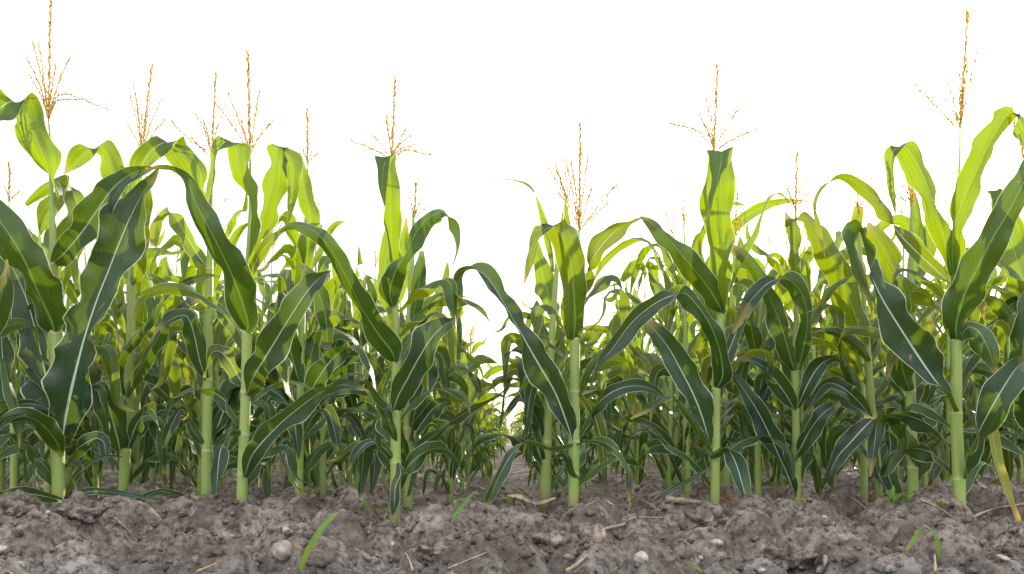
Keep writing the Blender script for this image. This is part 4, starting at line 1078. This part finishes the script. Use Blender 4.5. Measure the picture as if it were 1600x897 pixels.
def weed(px, py, hpx, n, label, seed):
    p = ground_at(px, py); r = random.Random(seed); k = p.y / FPX
    e = empty('weed', p); tag(e, label, 'weed', 'small weeds on the soil')
    for i in range(n):
        a = r.uniform(0, 2 * PI); L = hpx * k * r.uniform(.7, 1.2)
        C, Hs = grown_leaf(0, a, L, L * 0.28, r.uniform(0.6, 1.3), 1.8, r.uniform(-.5, .5), 0, r, 8)
        mb = MB(); ribbon(mb, C, Hs, cup=0.1, ruf=0.05, lam=0.05, M=4)
        mb.build('leaf', M_GRASS, e)
weed(560, 796, 20, 5, 'little green weed on the soil left of the squared-leaf plant', 1)
weed(705, 790, 16, 4, 'tiny weed by the slim yellow-green blade in the gap', 2)
weed(742, 738, 22, 6, 'leafy weed deep in the gap between the rows', 3)
weed(760, 742, 18, 6, 'small weed deep in the gap, right of the leafy one', 4)
weed(1395, 786, 34, 7, 'dark green weed with yellow spots left of the drooping-leaf plant', 5)
weed(1466, 792, 18, 4, 'small bright weed left of the thickest stalk', 6)
weed(1262, 783, 12, 4, 'tiny weed at the foot of the thin pale tassel plant', 7)
weed(640, 797, 18, 5, 'small weed at the foot of the plant close behind the squared-leaf one', 8)
weed(800, 786, 30, 6, 'broad leafy weed right of the gap under the green hanging blade', 9)

# loose crumbs
def crumbs():
    r = random.Random(4); V, F = [], []; n = 0; mb = MB()
    base = [(1, 0, 0), (-1, 0, 0), (0, 1, 0), (0, -1, 0), (0, 0, 1), (0, 0, -1)]
    tri = [(0, 2, 4), (2, 1, 4), (1, 3, 4), (3, 0, 4), (2, 0, 5), (1, 2, 5), (3, 1, 5), (0, 3, 5)]
    ico = []
    for i in range(7):
        for j in range(4):
            th = PI * (j + .5) / 4; ph = 2 * PI * i / 7
            ico.append((math.sin(th) * math.cos(ph), math.sin(th) * math.sin(ph), math.cos(th)))
    fc = []
    for i in range(7):
        for j in range(3):
            a = i * 4 + j; b = ((i + 1) % 7) * 4 + j
            fc.append((a, a + 1, b + 1, b))
    Vs, Fs = [], []
    for c in range(9000):
        y = 1.35 + 3.2 * r.random() ** 1.1; x = r.uniform(-.66, .66) * y
        s = 0.002 + 0.013 * r.random() ** 3.2
        z = GH(x, y)
        sx, sy = r.uniform(.7, 1.4), r.uniform(.7, 1.3)
        for v in ico:
            q = s * r.uniform(0.55, 1.3); v = (v[0] * sx, v[1] * sy, v[2])
            Vs.append((x + v[0] * q, y + v[1] * q, z + s * 0.3 + v[2] * q * 0.8))
        top = len(Vs) ; 
        for f in fc: Fs.append(tuple(k + c * 28 for k in f))
        tl = [c * 28 + i * 4 for i in range(7)]; bl = [c * 28 + i * 4 + 3 for i in range(7)]
        for i in range(1, 6): Fs.append((tl[0], tl[i], tl[i + 1], tl[i + 1]))
    mb.add(Vs, Fs)
    o = mb.build('soil_crumbs', M_SOIL)
    tag(o, 'loose crumbs of grey brown soil scattered over the bank', 'soil crumbs', kind='stuff')
crumbs()

# ------------------------------------------------------------------ light, sky, camera
SUN_EL, SUN_AZ = math.radians(15), math.radians(32)     # low, behind the field, to the right
sv = Vector((math.sin(SUN_AZ) * math.cos(SUN_EL), math.cos(SUN_AZ) * math.cos(SUN_EL), math.sin(SUN_EL)))
sl = bpy.data.lights.new('sun', 'SUN'); sl.energy = 5.0; sl.angle = math.radians(0.6); sl.color = (1.0, 0.93, 0.78)
so = bpy.data.objects.new('sun', sl); COL.objects.link(so)
so.rotation_euler = (-sv).to_track_quat('-Z', 'Y').to_euler()

w = bpy.data.worlds.new('World'); SC.world = w; w.use_nodes = True
nt = w.node_tree; nt.nodes.clear(); g = NT(nt)
sky = g.n('ShaderNodeTexSky'); sky.sky_type = 'NISHITA'; sky.sun_disc = False
sky.sun_elevation = SUN_EL; sky.sun_rotation = SUN_AZ; sky.dust_density = 3.0
bg = g.n('ShaderNodeBackground'); bg.inputs[1].default_value = 0.05; g.l(sky.outputs[0], bg.inputs[0])
cl = g.n('ShaderNodeBackground'); cl.inputs[0].default_value = (1.0, 0.99, 0.98, 1)   # thin white overcast, brighter overhead
wtc = g.n('ShaderNodeTexCoord'); wsp = g.n('ShaderNodeSeparateXYZ'); g.l(wtc.outputs['Generated'], wsp.inputs[0])
back_fill = g.math('MULTIPLY', g.math('MAXIMUM', g.math('MULTIPLY', wsp.outputs[1], -1.0), 0.0), 0.75)        # unseen brightness added to the rear sky to lift camera-facing sides
g.l(g.math('ADD', g.math('MULTIPLY_ADD', g.math('MAXIMUM', wsp.outputs[2], 0.0), 0.55, 0.66), back_fill), cl.inputs[1])
ad = g.n('ShaderNodeAddShader'); g.l(bg.outputs[0], ad.inputs[0]); g.l(cl.outputs[0], ad.inputs[1])
out = g.n('ShaderNodeOutputWorld'); g.l(ad.outputs[0], out.inputs[0])

cam = bpy.data.cameras.new('camera'); co = bpy.data.objects.new('camera', cam); COL.objects.link(co)
cam.sensor_width = 36; cam.sensor_fit = 'HORIZONTAL'; cam.lens = 36 * FPX / W0
cam.shift_y = (HY - H0 / 2) / W0
cam.clip_start = 0.05; cam.clip_end = 2000
co.location = (0, 0, CAMZ); co.rotation_euler = (PI / 2, 0, 0)
SC.camera = co
SC.render.resolution_x, SC.render.resolution_y = 1024, 574
SC.view_settings.view_transform = 'Standard'; SC.view_settings.look = 'None'
SC.view_settings.exposure = 0.62; SC.view_settings.gamma = 1
SC.render.engine = 'CYCLES'
SC.cycles.max_bounces = 10; SC.cycles.transmission_bounces = 6; SC.cycles.diffuse_bounces = 5
